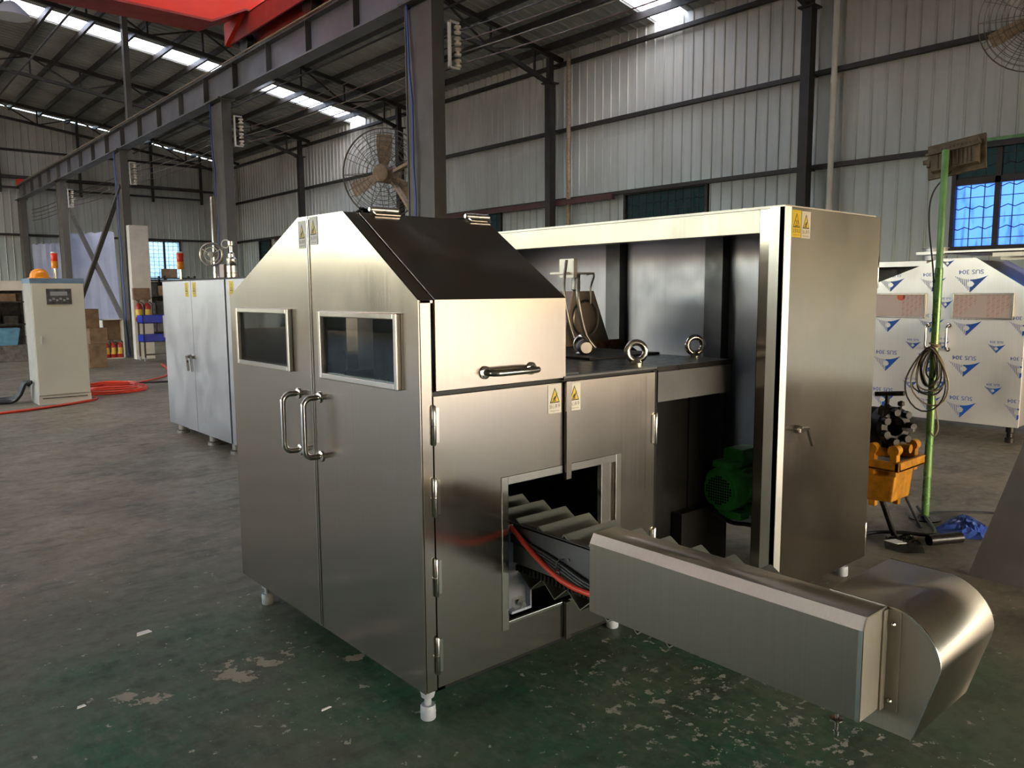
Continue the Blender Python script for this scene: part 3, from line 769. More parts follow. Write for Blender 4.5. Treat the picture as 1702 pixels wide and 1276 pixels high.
# two lower doors (face toward -Y) with the cut-out for the conveyor
HO = (1.952, 2.58, .294, .850)
for x0, x1 in ((1.606, 2.250), (2.258, 2.846)):
    mb = MB()
    hx0, hx1 = (HO[0], 9) if x0 < 2 else (-9, 2.58)
    us = [x0, HO[0], x1] if x0 < 2 else [x0, HO[1], x1]
    for p, q in zip(us, us[1:]):
        m_ = (p+q)/2
        segs = [(.134, HO[2]), (HO[3], 1.228)] if HO[0] < m_ < HO[1] else [(.134, 1.228)]
        for za, zb in segs: mb.box(p, q, Y0-.004, Y0+.010, za, zb)
    if x0 > 2:
        mb.box(x0-.002, x0+.026, Y0-.024, Y0-.004, .128, HO[2]); mb.box(x0-.002, x0+.026, Y0-.024, Y0-.004, HO[3]-.025, 1.232)
    d = mb.build('lower_door', M['steel'], MC)
    d['label'] = 'lower door hinged at the corner post' if x0 < 2 else 'lower door with the folded overlap edge'
    # rounded pressed border round the cut-out
    mb = MB()
    if x0 < 2:
        mb.box(HO[0]-.034, HO[0], Y0-.008, Y0-.003, HO[2]-.034, HO[3]+.034); mb.box(HO[0], x1, Y0-.008, Y0-.003, HO[3], HO[3]+.034); mb.box(HO[0], x1, Y0-.008, Y0-.003, HO[2]-.014, HO[2])
    else:
        mb.box(HO[1], HO[1]+.034, Y0-.008, Y0-.003, HO[2]-.034, HO[3]+.034); mb.box(x0+.028, HO[1], Y0-.008, Y0-.003, HO[3], HO[3]+.034)
        mb.box(HO[1]-.075, HO[1], Y0+.010, Y0+.035, HO[2], HO[3])
    mb.build('pressed_border', M['steel_bright'], d, bevel=.002)
    sticker(d, (2.205 if x0 < 2 else 2.318, Y0-.0045, 1.165), (1, 0, 0), (0, 0, 1), .074, .118)
    if x0 < 2:
        for z in (1.125, .86, .56, .26): hinge(d, (1.604, Y0-.006, z), (0, 0, 1), .135, .009, (((1, 0, 0), .012, .010),))
    else:
        for z in (.965, .42): hinge(d, (2.853, Y0-.006, z), (0, 0, 1), .14, .010, (((-1, 0, 0), .014, .014),))
# enclosure behind: dark chamber
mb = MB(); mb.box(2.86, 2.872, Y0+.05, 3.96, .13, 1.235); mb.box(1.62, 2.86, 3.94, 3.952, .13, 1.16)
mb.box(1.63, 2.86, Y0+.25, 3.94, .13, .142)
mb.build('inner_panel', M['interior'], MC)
mb = MB(); mb.box(2.26, 2.872, Y0-.002, 3.75, 1.236, 1.25); mb.box(2.872, 3.47, Y0, 3.75, 1.225, 1.25)
mb.build('table_top', M['dark_plate'], MC)
mb = MB(); mb.box(2.262, 2.86, Y0-.004, Y0+.03, 1.244, 1.252); mb.box(2.29, 2.40, Y0+.05, Y0+.20, 1.25, 1.256)
mb.build('table_edge', M['cabinet_grey'], MC)
mb = MB(); mb.box(2.874, 3.47, Y0, Y0+.008, 1.085, 1.228); mb.box(3.462, 3.47, Y0, 3.7, 1.085, 1.228)
mb.build('apron', M['cabinet_grey'], MC)
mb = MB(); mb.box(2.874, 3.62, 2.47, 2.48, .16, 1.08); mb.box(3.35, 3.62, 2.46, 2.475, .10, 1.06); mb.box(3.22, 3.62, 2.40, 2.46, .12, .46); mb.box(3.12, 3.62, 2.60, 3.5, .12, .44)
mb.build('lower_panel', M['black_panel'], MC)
# things seen in the chamber windows
mb = MB(); mb.box(1.95, 1.99, 2.86, 2.90, .2, 1.55); mb.box(2.2, 2.22, 2.42, 2.86, .9, 1.56); mb.box(2.0, 2.1, 2.3, 2.9, 1.16, 1.19)
mb.box(2.15, 2.24, 2.95, 3.6, 1.1, 1.6)
mb.build('inner_bracket', M['clutter2'], MC)
mb = MB(); mb.lathe([(.10, 0), (.115, .02), (.115, .50), (.10, .52)], (1.93, 3.72, 1.0), (0, 0, 1)); mb.build('inner_drum', M['blue_dark'], MC, smooth=True)
mb = MB()
for i in range(9): mb.lathe([(.012, 0), (.02, .006), (.02, .05), (.012, .055)], (1.75+.03*(i % 3), 2.5+.055*i, 1.19+.004*(i % 2)), (.2*(i % 3)-.2, .3, 1), 12)
mb.build('inner_fitting', M['chrome'], MC, smooth=True)
MB().box(2.16, 2.19, 2.56, 2.72, 1.37, 1.44).box(2.10, 2.13, 2.46, 2.53, 1.34, 1.35).build('inner_slot_plate', M['white'], MC)
# levelling feet
def foot(parent, x, y, zt=.12, nylon=True):
    mb = MB(); mb.lathe([(.026, 0), (.029, .004), (.029, .050), (.026, .056), (.026, .056)], (x, y, 0), n=26)
    for k in range(5):
        a_ = k*1.26; mb.lathe([(.0035, 0), (.0035, .002)], (x-.0285*math.cos(a_), y-.0285*math.sin(a_), .028+.012*(k % 2)), (-math.cos(a_), -math.sin(a_), 0), 8)
    mb.build('levelling_foot', M['nylon'], parent, smooth=True)
    MB().lathe([(.013, .055), (.013, .085), (.024, .088), (.032, zt), (.032, zt+.01)], (x, y, 0), n=20).build('foot_stem', M['nylon'], parent, smooth=True)
for x, y in ((1.590, 2.335), (1.60, 3.80), (2.72, 2.42), (2.80, 3.85)): foot(MC, x, y)
def eyebolt(parent, x, y, z, R=.043, ang=(.65, .75, 0)):
    mb = MB(); mb.torus((x, y, z+R+.02), ang, R, .0155, 36, 12); mb.lathe([(.034, 0), (.034, .010), (.020, .024), (.016, .03)], (x, y, z), n=20)
    return mb.build('lifting_eye', M['steel_bright'], parent, smooth=True)
eyebolt(MC, 2.884, 2.432, 1.25); eyebolt(MC, 3.44, 2.50, 1.25, .042, (.55, .85, 0)); eyebolt(MC, 3.10, 3.0, 1.25, .040, (.9, .1, 0))

def sm(P, n=8):
    P = [Vector(q) for q in P]; out = []
    for i in range(len(P)-1):
        p0, p1, p2, p3 = P[max(i-1, 0)], P[i], P[i+1], P[min(i+2, len(P)-1)]
        for k in range(n):
            t = k/n; out.append(.5*((2*p1)+(p2-p0)*t+(2*p0-5*p1+4*p2-p3)*t*t+(3*p1-p0-3*p2+p3)*t**3))
    return out+[P[-1]]
# conveyor
CX0, CX1, ZP, ZV = 2.0, 2.284, .700, .642
mb = MB(); mb.box(1.992, 2.0, .95, 3.6, .524, .682); mb.box(1.992, 2.018, .95, 3.6, .676, .684); mb.box(2.284, 2.292, .95, 3.6, .524, .66)
mb.build('side_beam', M['cabinet_grey'], MC)
mb = MB()
for y, z in ((2.13, .615), (1.99, .615), (1.86, .60)): mb.lathe([(.006, 0), (.006, .004)], (1.992, y, z), (-1, 0, 0), 10)
mb.build('beam_bolt', M['steel_dark'], MC)
p = .1372; n = 16
for i in range(n):
    y = 3.40-i*p
    if y < 1.16: break
    mb = MB(); hy = p*.5
    mb.prism([(y-.098, .640), (y-.006, ZP-.002), (y, ZP), (y+.005, ZP-.004), (y+.030, .648), (y+.026, .648), (y, ZP-.006), (y-.094, .637)], 'x', CX0+.004, CX1)
    mb.prism([(y-.094, .637), (y, ZP-.006), (y+.026, .648)], 'x', CX1-.006, CX1-.003)
    mb.build('flight', M['flight'], MC)
for i in range(14):
    y = 3.33-i*p; mb = MB(); hy = p*.5
    mb.prism([(y-hy+.002, .478), (y, .42), (y+hy-.002, .478), (y+hy-.006, .479), (y, .425), (y-hy+.006, .479)], 'x', CX0+.02, CX1)
    mb.build('return_flight', M['flight'], MC)
mb = MB(); mb.box(2.012, 2.02, .95, 3.5, .488, .51)
y = .95
while y < 3.4: mb.box(2.004, 2.012, y, y+.012, .486, .512); y += .021
y = .95
mb.box(2.29, 2.296, .95, 3.5, .63, .655)
mb.build('drive_chain', M['dark_plate'], MC)
mb = MB(); mb.lathe([(.02, -.15), (.06, -.15), (.06, .15), (.02, .15)], (2.14, .93, .58), (1, 0, 0)); mb.build('end_roller', M['steel_dark'], MC, smooth=True)
# cover over the side of the conveyor
GX, GE = 1.900, .853
gp = [(GX, .503), (GX, .745), (1.918, .778), (2.032, .778), (2.032, .774), (1.920, .774), (1.904, .743), (1.904, .503)]
gc = MB().prism(gp, 'y', GE, 1.797).build('side_cover', M['steel_y'], MC, bevel=.0012)
MB().prism([(GX, .503), (GX, .745), (1.918, .778), (2.032, .778), (2.032, .503)], 'y', GE, GE+.004).build('cover_end_flange', M['scuffed'], gc)
# fold highlight strip along the chamfer is the chamfer itself; a thin hem on the near edge
MB().box(GX-.002, GX+.002, GE, GE+.012, .503, .745).build('hem', M['steel_bright'], gc)
# rounded end housing
HXa, HXb = 2.032, 2.408
arc = [(1.009, .778), (.853, .778)]
for (yy, zz) in ((.826, .777), (.797, .768), (.770, .752), (.748, .732), (.731, .708), (.720, .683), (.715, .655), (.720, .628)): arc.append((yy, zz))
arc += [(.776, .437)]
side = arc+[(.95, .437), (1.009, .50)]
inner = [(y+.004, z-.004) for y, z in arc]
_a = sm([(0, y, z) for y, z in arc[1:-1]], 5); arc = [arc[0]]+[(q[1], q[2]) for q in _a]+[arc[-1]]
inner = [(y+.004, z-.004) for y, z in arc]
side = arc+[(.95, .437), (1.009, .50)]
hs = MB()
for i in range(len(arc)-1): hs.prism([arc[i], arc[i+1], inner[i+1], inner[i]], 'x', HXa-.003, HXb)
eh = hs.build('rounded_end_housing', M['steel_y'], MC, smooth=True)
MB().prism(side, 'x', HXa, HXa+.004).build('housing_side', M['scuffed'], eh)
MB().prism(side, 'x', HXb-.004, HXb).build('housing_side', M['steel'], eh)
MB().tube([(HXa-.002, y, z) for y, z in arc], .0022, 6).build('weld_bead', M['steel_bright'], eh)
mb = MB(); mb.box(2.028, 2.032, .815, GE-.001, .498, .772); mb.box(2.004, 2.030, GE-.005, GE-.001, .498, .772)
br = mb.build('angle_bracket', M['scuffed'], MC, bevel=.001)
mb = MB()
for z in (.735, .525): mb.lathe([(.007, 0), (.007, .004), (.003, .009)], (2.028, .833, z), (-1, 0, 0), 8)
mb.build('bracket_bolt', M['chrome'], br)
MB().lathe([(.020, .37), (.020, .374), (.007, .375), (.007, .34), (.010, .338), (.010, .325), (.004, .322), (.003, .315)], (2.10, 1.008, 0), n=14).lathe([(.006, .374), (.006, .52)], (2.10, 1.008, 0), n=10).build('support_pin', M['chrome'], MC, smooth=True)
# upright channel, hoses
mb = MB(); mb.box(1.955, 2.06, Y0+.012, Y0+.016, .33, .68); mb.box(2.055, 2.06, Y0-.02, Y0+.016, .33, .68); mb.box(1.955, 2.06, Y0-.02, Y0+.016, .325, .335)
mb.build('upright_channel', M['sheet_blue'], MC)
MB().box(1.98, 2.03, Y0-.01, Y0+.01, .335, .375).lathe([(.012, 0), (.012, .03)], (2.0, Y0-.012, .36), (0, -1, 0), 8).build('channel_fitting', M['chrome'], MC)
MB().tube(sm([(1.985, 2.32, .672), (1.972, 2.26, .655), (1.965, 2.15, .60), (1.960, 2.03, .552), (1.955, 1.92, .535), (1.950, 1.78, .540)]), .0105, 12).build('red_air_hose', M['red_hose'], MC, smooth=True)
for j in range(3):
    MB().tube(sm([(1.985, 2.32, .64-.012*j), (1.98, 2.20, .625-.01*j), (1.978, 2.05, .60-.012*j), (1.972, 1.90, .565-.012*j), (1.965, 1.78, .555-.01*j)]), .007, 8).build('black_hose', M['black'], MC, smooth=True)
mb = MB(); mb.torus((1.978, 2.02, .59), (0, 1, 0), .022, .003, 16, 6); mb.lathe([(.012, 0), (.012, .006)], (1.97, 2.02, .555), (-1, 0, 0), 12); mb.build('hose_clip', M['chrome'], MC)
# filler parts standing behind the hood
mb = MB(); mb.prism([(3.36, 1.25), (3.80, 1.25), (3.64, 1.60), (3.46, 1.60)], 'y', 3.42, 3.70)
mb.build('hopper_cheek', steel('bronze_steel', (.30, .24, .19), .4), MC)
MB().torus((3.56, 3.41, 1.43), (0, 1, 0), .11, .008, 32, 8).build('cheek_ring', M['steel_dark'], MC, smooth=True)
mb = MB(); mb.tube(sm([(3.38, 3.3, 1.70), (3.36, 3.28, 1.55), (3.40, 3.26, 1.35), (3.46, 3.22, 1.25)]), .012, 10); mb.tube(sm([(3.30, 3.32, 1.78), (3.26, 3.30, 1.6), (3.29, 3.28, 1.4), (3.33, 3.24, 1.25)]), .009, 10)
mb.tube(sm([(3.53, 3.38, 1.70), (3.60, 3.38, 1.70), (3.57, 3.38, 1.62), (3.57, 3.38, 1.52)]), .006, 8)
mb.build('bent_tube', M['steel_dark'], MC, smooth=True)
mb = MB(); mb.box(3.30, 3.56, 3.34, 3.46, 1.70, 1.712); mb.lathe([(.018, 0), (.028, .01), (.028, .06), (.018, .10)], (3.46, 3.40, 1.60), n=14); mb.box(3.34, 3.37, 3.3, 3.42, 1.68, 1.79)
mb.build('clamp_head', M['steel_dark'], MC, smooth=True)
mb = MB(); mb.lathe([(.026, 0), (.040, .0), (.040, .05), (.030, .06), (.030, .09), (.018, .09)], (3.08, 2.97, 1.30), (-.55, -.8, 0), 20); mb.build('pipe_collar', M['steel_dark'], MC, smooth=True)
MB().prism([(3.50, 1.30), (3.74, 1.30), (4.02, 1.16), (3.62, 1.14)], 'y', 3.28, 3.30).build('mesh_tray', M['rust_mesh'], MC)
MB().box(2.90, 3.46, 2.75, 3.7, 1.25, 1.262).build('belt_deck', M['black'], MC)
# motor
mg = M['green_motor']; mx = Vector((3.50, 2.37, .545))
mo = MB(); mo.lathe([(.08, 0), (.105, .004), (.118, .02), (.122, .10), (.118, .102), (.118, .34), (.10, .36)], mx, (1, 0, 0), 28)
for k in range(18):
    a_ = k*2*PI/18+.1; u = Vector((0, math.cos(a_), math.sin(a_))); mo.obox(mx+Vector((.22, 0, 0))+u*.124, (1, 0, 0), u, Vector((1, 0, 0)).cross(u), .11, .012, .003)
mo.obox(mx+Vector((.105, 0, 0)), (1, 0, 0), (0, 1, 1), (0, -1, 1), .012, .108, .108)
mot = mo.build('drive_motor', mg, MC, smooth=True)
mot['label'] = 'green electric motor'
mb = MB(); ad = Vector((-.002, 0, 0))
mb.lathe([(.094, 0), (.094, .003)], mx+ad, (-1, 0, 0), 28); mb.build('fan_cowl_disc', mg, mot)
mb = MB()
for i in range(-5, 6):
    for j in range(-5, 6):
        if i*i+j*j <= 27: mb.box(mx.x-.0075, mx.x-.005, mx.y+i*.0145-.0048, mx.y+i*.0145+.0048, mx.z+j*.0145-.0048, mx.z+j*.0145+.0048)
mb.build('cowl_hole', M['black'], mot)
mb = MB(); mb.box(mx.x+.02, mx.x+.115, mx.y-.06, mx.y+.06, mx.z+.115, mx.z+.150); mb.box(mx.x+.12, mx.x+.30, mx.y-.06, mx.y+.06, mx.z+.118, mx.z+.20); mb.prism([(mx.y-.07, mx.z+.15), (mx.y+.07, mx.z+.15), (mx.y+.055, mx.z+.205), (mx.y-.055, mx.z+.205)], 'x', mx.x+.13, mx.x+.29)
mb.build('terminal_box', mg, mot, bevel=.003)
mb = MB(); mb.box(mx.x+.04, mx.x+.12, mx.y-.11, mx.y+.09, mx.z-.155, mx.z-.115); mb.box(mx.x+.16, mx.x+.30, mx.y-.11, mx.y+.09, mx.z-.155, mx.z-.10); mb.build('motor_foot', mg, mot, bevel=.003)
MB().tube(sm([(3.44, 2.36, .44), (3.52, 2.30, .38), (3.66, 2.26, .34), (3.80, 2.25, .22)]), .012, 8).build('motor_cable', M['black'], mot, smooth=True)

# ================================================================== GANTRY CABINET
GA = thing('gantry_cabinet', (3.8, 3.2, 0), 'tall open stainless frame with a narrow end door behind the conveyor', 'cabinet')
mb = MB(); mb.box(3.40, 3.408, 2.035, 2.112, .11, 1.98); mb.box(3.40, 3.44, 2.108, 2.112, .11, 1.87); mb.build('front_stile', M['steel'], GA, bevel=.001)
MB().box(3.40, 3.408, 2.112, 4.9, 1.868, 1.980).box(3.40, 3.47, 2.112, 4.9, 1.868, 1.872).build('top_beam', M['steel_beam'], GA, bevel=.001)
MB().box(3.40, 3.408, 4.8, 4.9, .11, 1.87).build('rear_stile', M['steel'], GA)
MB().box(3.39, 4.31, 1.975, 4.92, 1.980, 1.992).build('roof_panel', M['steel_dark'], GA)
MB().box(4.28, 4.29, 2.03, 4.9, .11, 1.98).build('back_panel', M['steel_cool'], GA)
MB().box(3.44, 4.28, 2.03, 2.045, .11, 1.98).build('inner_end_panel', M['steel_dark'], GA)
MB().box(3.41, 4.28, 4.88, 4.9, .11, 1.98).build('rear_panel', M['steel_dark'], GA)
for y in (2.86, 3.70): MB().box(4.20, 4.28, y, y+.13, .11, 1.98).build('inner_post', M['cabinet_grey'], GA)
mb = MB(); mb.box(3.337, 4.300, 1.945, 1.972, .107, 1.980)
gd = mb.build('end_door', M['steel'], GA, bevel=.0015)
MB().box(3.337, 3.342, 1.944, 2.022, .107, 1.980).box(3.337, 3.392, 1.9435, 1.9450, .107, 1.98).build('door_hem', steel('lit_door_edge', (.86, .84, .78), .42, smear=.2), gd)  # pale base colour paints in the light caught by the door's edge
MB().tube([(3.397, 2.033, .11), (3.397, 2.033, 1.975)], .0035, 6).build('seal_strip', M['steel_bright'], GA)
sticker(gd, (3.437, 1.9445, 1.905), (1, 0, 0), (0, 0, 1), .082, .125, True, '注意高温', 'Warning hot surface')
sticker(gd, (3.523, 1.9445, 1.903), (1, 0, 0), (0, 0, 1), .082, .125)
mb = MB(); mb.lathe([(.020, 0), (.022, .008), (.014, .035)], (3.50, 1.944, .930), (0, -1, 0), 16); mb.box(3.465, 3.55, 1.898, 1.914, .921, .939); mb.bar((3.535, 1.90, .93), (3.575, 1.895, .845), .014)
mb.build('door_latch', M['chrome'], gd, smooth=True)
for z in (1.69, .215): hinge(gd, (4.312, 1.955, z), (0, 0, 1), .16, .009, ())
for x, y in ((3.45, 2.0), (4.2, 2.02), (3.45, 4.8), (4.2, 4.8)): foot(GA, x, y, .11)

# ================================================================== REAR STEEL CABINETS
RC = thing('steel_cabinet', (3.3, 8.5, 0), 'wide brushed steel cabinet with double doors standing behind the gabled machine', 'cabinet')
MB().box(2.925, 3.9, 7.60, 9.46, .12, 1.74).build('body', M['steel_cool'], RC)
MB().box(2.90, 3.92, 7.58, 9.48, 1.738, 1.752).build('top_plate', M['girt'], RC)
for y0, y1, hy in ((8.535, 9.455, 8.62), (7.605, 8.525, 8.50)):
    d = MB().box(2.905, 2.925, y0, y1, .12, 1.735).build('door', M['steel_cool'], RC, bevel=.003)
    mb = MB(); mb.lathe([(.025, 0), (.02, .03), (.012, .05)], (2.905, hy, .93), (-1, 0, 0), 14); mb.bar((2.855, hy, .94), (2.855, hy-.04, .78), .02); mb.build('lever_handle', M['chrome'], d, smooth=True)
    sticker(d, (2.904, y0+.12 if y0 > 8 else y1-.10, 1.64), (0, -1, 0), (0, 0, 1), .10, .15, True)
MB().box(2.905, 2.92, 9.46, 9.50, 1.1, 1.35).build('hinge', M['steel_bright'], RC)
for y in (7.7, 8.32, 9.3): MB().lathe([(.07, 0), (.07, .03), (.05, .04), (.05, .12)], (3.0, y, 0)).build('leg', M['steel_dark'], RC)
R2 = thing('steel_cabinet', (3.3, 6.6, 0), 'brushed steel cabinet between the gabled machine and the double-door cabinet', 'cabinet')
MB().box(2.925, 3.9, 5.6, 7.57, .12, 1.74).build('body', M['steel_cool'], R2)
d = MB().box(2.905, 2.925, 5.62, 7.56, .12, 1.735).build('door', M['steel_cool'], R2, bevel=.003)
sticker(d, (2.904, 7.42, 1.64), (0, -1, 0), (0, 0, 1), .10, .15, True)
MB().box(2.90, 3.92, 5.6, 7.575, 1.738, 1.75).build('top_plate', M['girt'], R2)
for y in (5.7, 7.45): MB().lathe([(.07, 0), (.07, .03), (.05, .04), (.05, .12)], (3.0, y, 0)).build('leg', M['steel_dark'], R2)
def tower(x, y, z, k, label, cat='light'):
    t = thing('signal_tower', (x, y, z), label, cat)
    MB().lathe([(.03*k, 0), (.03*k, .01), (.014*k, .012), (.014*k, .13*k), (.03*k, .132*k)], (x, y, z), n=16).build('stem', M['steel_bright'], t, smooth=True)
    zz = z+.132*k
    for nme, m_, h in (('amber_lens', 'tower_amber', .09*k), ('red_lens', 'tower_red', .10*k)):
        MB().lathe([(.036*k, 0), (.038*k, .004), (.038*k, h-.004), (.036*k, h)], (x, y, zz), n=18).build(nme, M[m_], t, smooth=True); zz += h
    MB().lathe([(.036*k, 0), (.036*k, .015*k), (.02*k, .02*k)], (x, y, zz), n=18).build('cap', M['white'], t, smooth=True)
tower(3.1, 9.40, 1.752, .95, 'red and amber signal tower on the wide double-door steel cabinet')
t = thing('exhaust_pipe', (3.2, 8.56, 1.752), 'shiny upright exhaust pipe on the steel cabinet top', 'pipe')
MB().lathe([(.035, 0), (.035, .07), (.032, .09), (.032, .86), (.03, .87)], (3.2, 8.56, 1.752), n=18).build('pipe', M['steel_bright'], t, smooth=True)
mb = MB(); mb.torus((3.12, 8.47, 2.01), (.6, .8, 0), .115, .014, 28, 8); mb.torus((3.12, 8.47, 2.01), (.6, .8, 0), .075, .006, 24, 6); mb.lathe([(.01, -.04), (.03, -.035), (.03, .035), (.01, .04)], (3.12, 8.47, 2.01), (.6, .8, 0)); [mb.bar((3.12, 8.47, 2.01), (3.12+.11*.8*math.cos(q), 8.47-.11*.6*math.cos(q), 2.01+.11*math.sin(q)), .02, .008) for q in (.5, 2.6, 4.7)]; mb.torus((3.2, 8.27, 2.11), (.6, .8, 0), .04, .010, 20, 6)
mb.build('hand_wheel', M['steel_dark'], t, smooth=True)
t = thing('filter_bottle', (3.2, 8.0, 1.752), 'ribbed metal valve bottle beside the exhaust pipe on the cabinet', 'valve')
MB().lathe([(.055, 0), (.055, .05), (.05, .055), (.055, .06), (.055, .13), (.05, .135), (.052, .14), (.052, .20), (.035, .22), (.035, .25), (.018, .27), (.018, .33), (.03, .34), (.03, .38)], (3.2, 8.13, 1.752), n=18).build('body', M['steel_bright'], t, smooth=True)
tag(MB().box(3.14, 3.26, 8.20, 8.32, 1.752, 1.90).build('junction_box', M['pink_paper'], loc=(3.2, 8.26, 1.752)), 'small pale box between the exhaust pipe and the valve bottle', 'box')

# ================================================================== CONTROL CABINET
CC = thing('control_cabinet', (2.54, 13.3, 0), 'cream electrical control cabinet with a dark display window', 'cabinet')
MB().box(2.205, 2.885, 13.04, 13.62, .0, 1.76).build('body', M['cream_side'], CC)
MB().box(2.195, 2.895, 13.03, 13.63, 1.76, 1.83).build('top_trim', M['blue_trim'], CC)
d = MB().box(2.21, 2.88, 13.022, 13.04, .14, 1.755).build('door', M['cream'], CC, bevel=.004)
MB().box(2.39, 2.715, 13.015, 13.022, 1.455, 1.68).build('display_window', M['clutter2'], d)
mb = MB()
for i in range(6): mb.box(2.42+.045*i, 2.45+.045*i, 13.008, 13.015, 1.50+.02*(i % 2), 1.53+.02*(i % 2))
mb.box(2.44, 2.66, 13.008, 13.015, 1.58, 1.64)
mb.build('display_detail', M['nylon'], d)
MB().box(2.28, 2.30, 13.0, 13.022, .89, 1.0).build('door_handle', M['white'], d, bevel=.004)
mb = MB(); mb.box(2.20, 2.89, 13.03, 13.04, 0, .13); mb.build('plinth', M['cream'], CC); MB().box(2.25, 2.84, 13.024, 13.03, .085, .10).build('plinth_slot', M['clutter2'], CC)
tower(2.58, 13.3, 1.83, 1.15, 'red and amber signal tower on the cream control cabinet')
t = thing('hard_hat', (2.37, 13.3, 1.83), 'orange hard hat lying on the cream control cabinet', 'helmet')
MB().lathe([(.155, 0), (.15, .012), (.125, .02), (.12, .06), (.10, .105), (.06, .135), (.02, .145)], (2.37, 13.3, 1.83), n=28).build('shell', M['tower_amber'], t, smooth=True)
for j in range(4):
    o = MB().tube(sm([(2.17, 13.3+.05*j, .32-.02*j), (2.10, 13.35+.05*j, .30), (2.02, 13.4+.06*j, .12), (1.90, 13.5+.07*j, .03+.01*j), (1.5, 13.6+.08*j, .03+.02*(j % 2)), (1.0, 13.8, .03)]), .028, 8).build('power_cable', M['black'], CC, smooth=True)
tag(MB().tube(sm([(.3, 12.1, .018), (1.0, 12.2, .018), (1.636, 12.40, .018), (2.13, 12.55, .018), (2.70, 12.86, .018), (2.98, 13.12, .018), (3.02, 13.5, .018)]), .018, 8).build('air_hose', M['red_hose'], loc=(2, 12.5, 0), smooth=True), 'red hose crossing the floor in front of the cream cabinet', 'hose')
pts = []
for i in range(110):
    a_ = i*.26; r = .46+.09*math.sin(i*.05)+.02*math.sin(i*1.3); pts.append((3.40+r*1.05*math.cos(a_), 14.05+r*.8*math.sin(a_), .02+.028*(i//24)+.004*math.sin(i)))
tag(MB().tube(pts, .016, 7).tube(sm([pts[-1], (3.7, 14.75, .03), (4.3, 15.2, .02), (4.9, 16.0, .02), (5.3, 17.2, .02), (5.6, 18.6, .02)]), .016, 7).build('air_hose', M['red_hose'], loc=(3.4, 14, 0), smooth=True), 'coiled red hose on the floor between the cream cabinet and the trolley', 'hose')
tag(MB().tube(sm([(3.9, 15.0, .02), (5.0, 14.6, .02), (6.2, 14.2, .02)]), .016, 6).build('floor_cable', M['black'], loc=(5, 14.6, 0)), 'thin black cable lying on the floor beyond the red hose coil', 'cable')

# ================================================================== FANS
def fan(loc, R, face, label, mount, blades=(205, 325, 85)):
    t = thing('wall_fan', loc, label, 'fan', 'large industrial cage fans')
    c = Vector(loc); n_ = Vector(face).normalized(); U = Vector((0, 0, 1)).cross(n_).normalized(); V = n_.cross(U)
    mb = MB()
    def P(r, a_, d): return c+(U*math.cos(a_)+V*math.sin(a_))*r+n_*d
    def dome(r, s_): return s_*(.17*math.cos(r/R*PI/2)**.7+.01)
    for s_ in (1, -1):
        for k in range(1, 9):
            r = R*(.22+.78*k/8); mb.tube([P(r, i*2*PI/40, dome(min(r, R*.999), s_)) for i in range(40)], .004 if k < 8 else .008, 5, closed=True)
        for i in range(16 if s_ > 0 else 12):
            a_ = i*2*PI/(16 if s_ > 0 else 12); mb.tube([P(R*q/8, a_, dome(min(R*q/8, R*.999), s_)) for q in range(2, 9)], .0045, 5)
    mb.build('guard_cage', M['wire'], t)
    mb = MB(); mb.lathe([(.04, .16), (.11, .15), (.13, .10), (.13, .06)], c, n_, 20); mb.build('hub', M['fan'], t, smooth=True)
    mb = MB(); mb.lathe([(.10, -.34), (.13, -.30), (.13, -.06), (.06, .04)], c, n_, 20); mb.build('motor', M['fan'], t, smooth=True)
    for b_ in blades:
        mb = MB(); a0 = math.radians(b_); vs = []
        for r, w_, tw in ((.10, .05, .5), (.25, .085, .42), (.42, .105, .3), (R*.86, .10, .2)):
            for s_ in (-1, 1):
                for e in (-.004, .004):
                    q = P(r, a0, .02+e)+(V*math.cos(a0)-U*math.sin(a0))*w_*s_+n_*tw*w_*s_; vs.append(q)
        fs = []
        for i in range(3):
            o = i*4; fs += [(o, o+4, o+6, o+2), (o+1, o+3, o+7, o+5), (o, o+1, o+5, o+4), (o+2, o+6, o+7, o+3)]
        fs += [(0, 2, 3, 1), (12, 13, 15, 14)]
        mb.add(vs, fs); mb.build('blade', M['fan'], t)
    mb = MB()
    for q in mount: mb.bar(c-n_*.18, q, .06, .04)
    mb.build('mount_arm', M['fan'], t)
    return t
fan((5.93, 9.52, 3.22), .60, (-.80, -.60, -.08), 'big dusty cage fan left of the tall near crane column', [(5.78, 8.60, 2.60), (5.78, 8.60, 3.25)])
fan((13.1, 3.85, 5.38), .74, (-.93, -.35, -.12), 'dusty cage fan high on the wall above the near window, cut by the frame', [(13.8, 3.85, 4.8), (13.8, 3.85, 5.6)])

# ================================================================== FILM-COVERED MACHINE
XS = 9.15
FM = thing('film_covered_machine', (9.6, 3.45, 0), 'gabled steel machine wrapped in white SUS 304 protective film', 'machine')
SPf = [(2.63, 1.595), (3.12, 1.922), (3.49, 1.923), (4.33, 1.60)]
MB().prism([(2.65, .17), (2.65, 1.59), (3.12, 1.90), (3.49, 1.90), (4.31, 1.59), (4.31, .17)], 'x', XS+.02, 10.2).build('body', M['steel_dark'], FM)
def topS(y):
    for (a, za), (b_, zb) in zip(SPf, SPf[1:]):
        if a <= y <= b_: return za+(zb-za)*(y-a)/(b_-a)
    return 1.595
BIG = [(3.159, 1.738, .178, .164), (3.998, 1.273, .161, .143), (3.173, 1.26, .158, .145), (4.001, .843, .179, .16), (3.177, .829, .167, .16), (4.02, .415, .165, .154), (3.187, .392, .176, .154), (2.647, 1.266, .15, .13), (2.646, .848, .166, .13), (2.645, .411, .161, .13), (3.988, 1.722, .152, .15), (3.54, 1.722, .154, .139), (3.538, 1.275, .155, .14), (3.53, .421, .158, .141), (3.54, .843, .16, .145)]
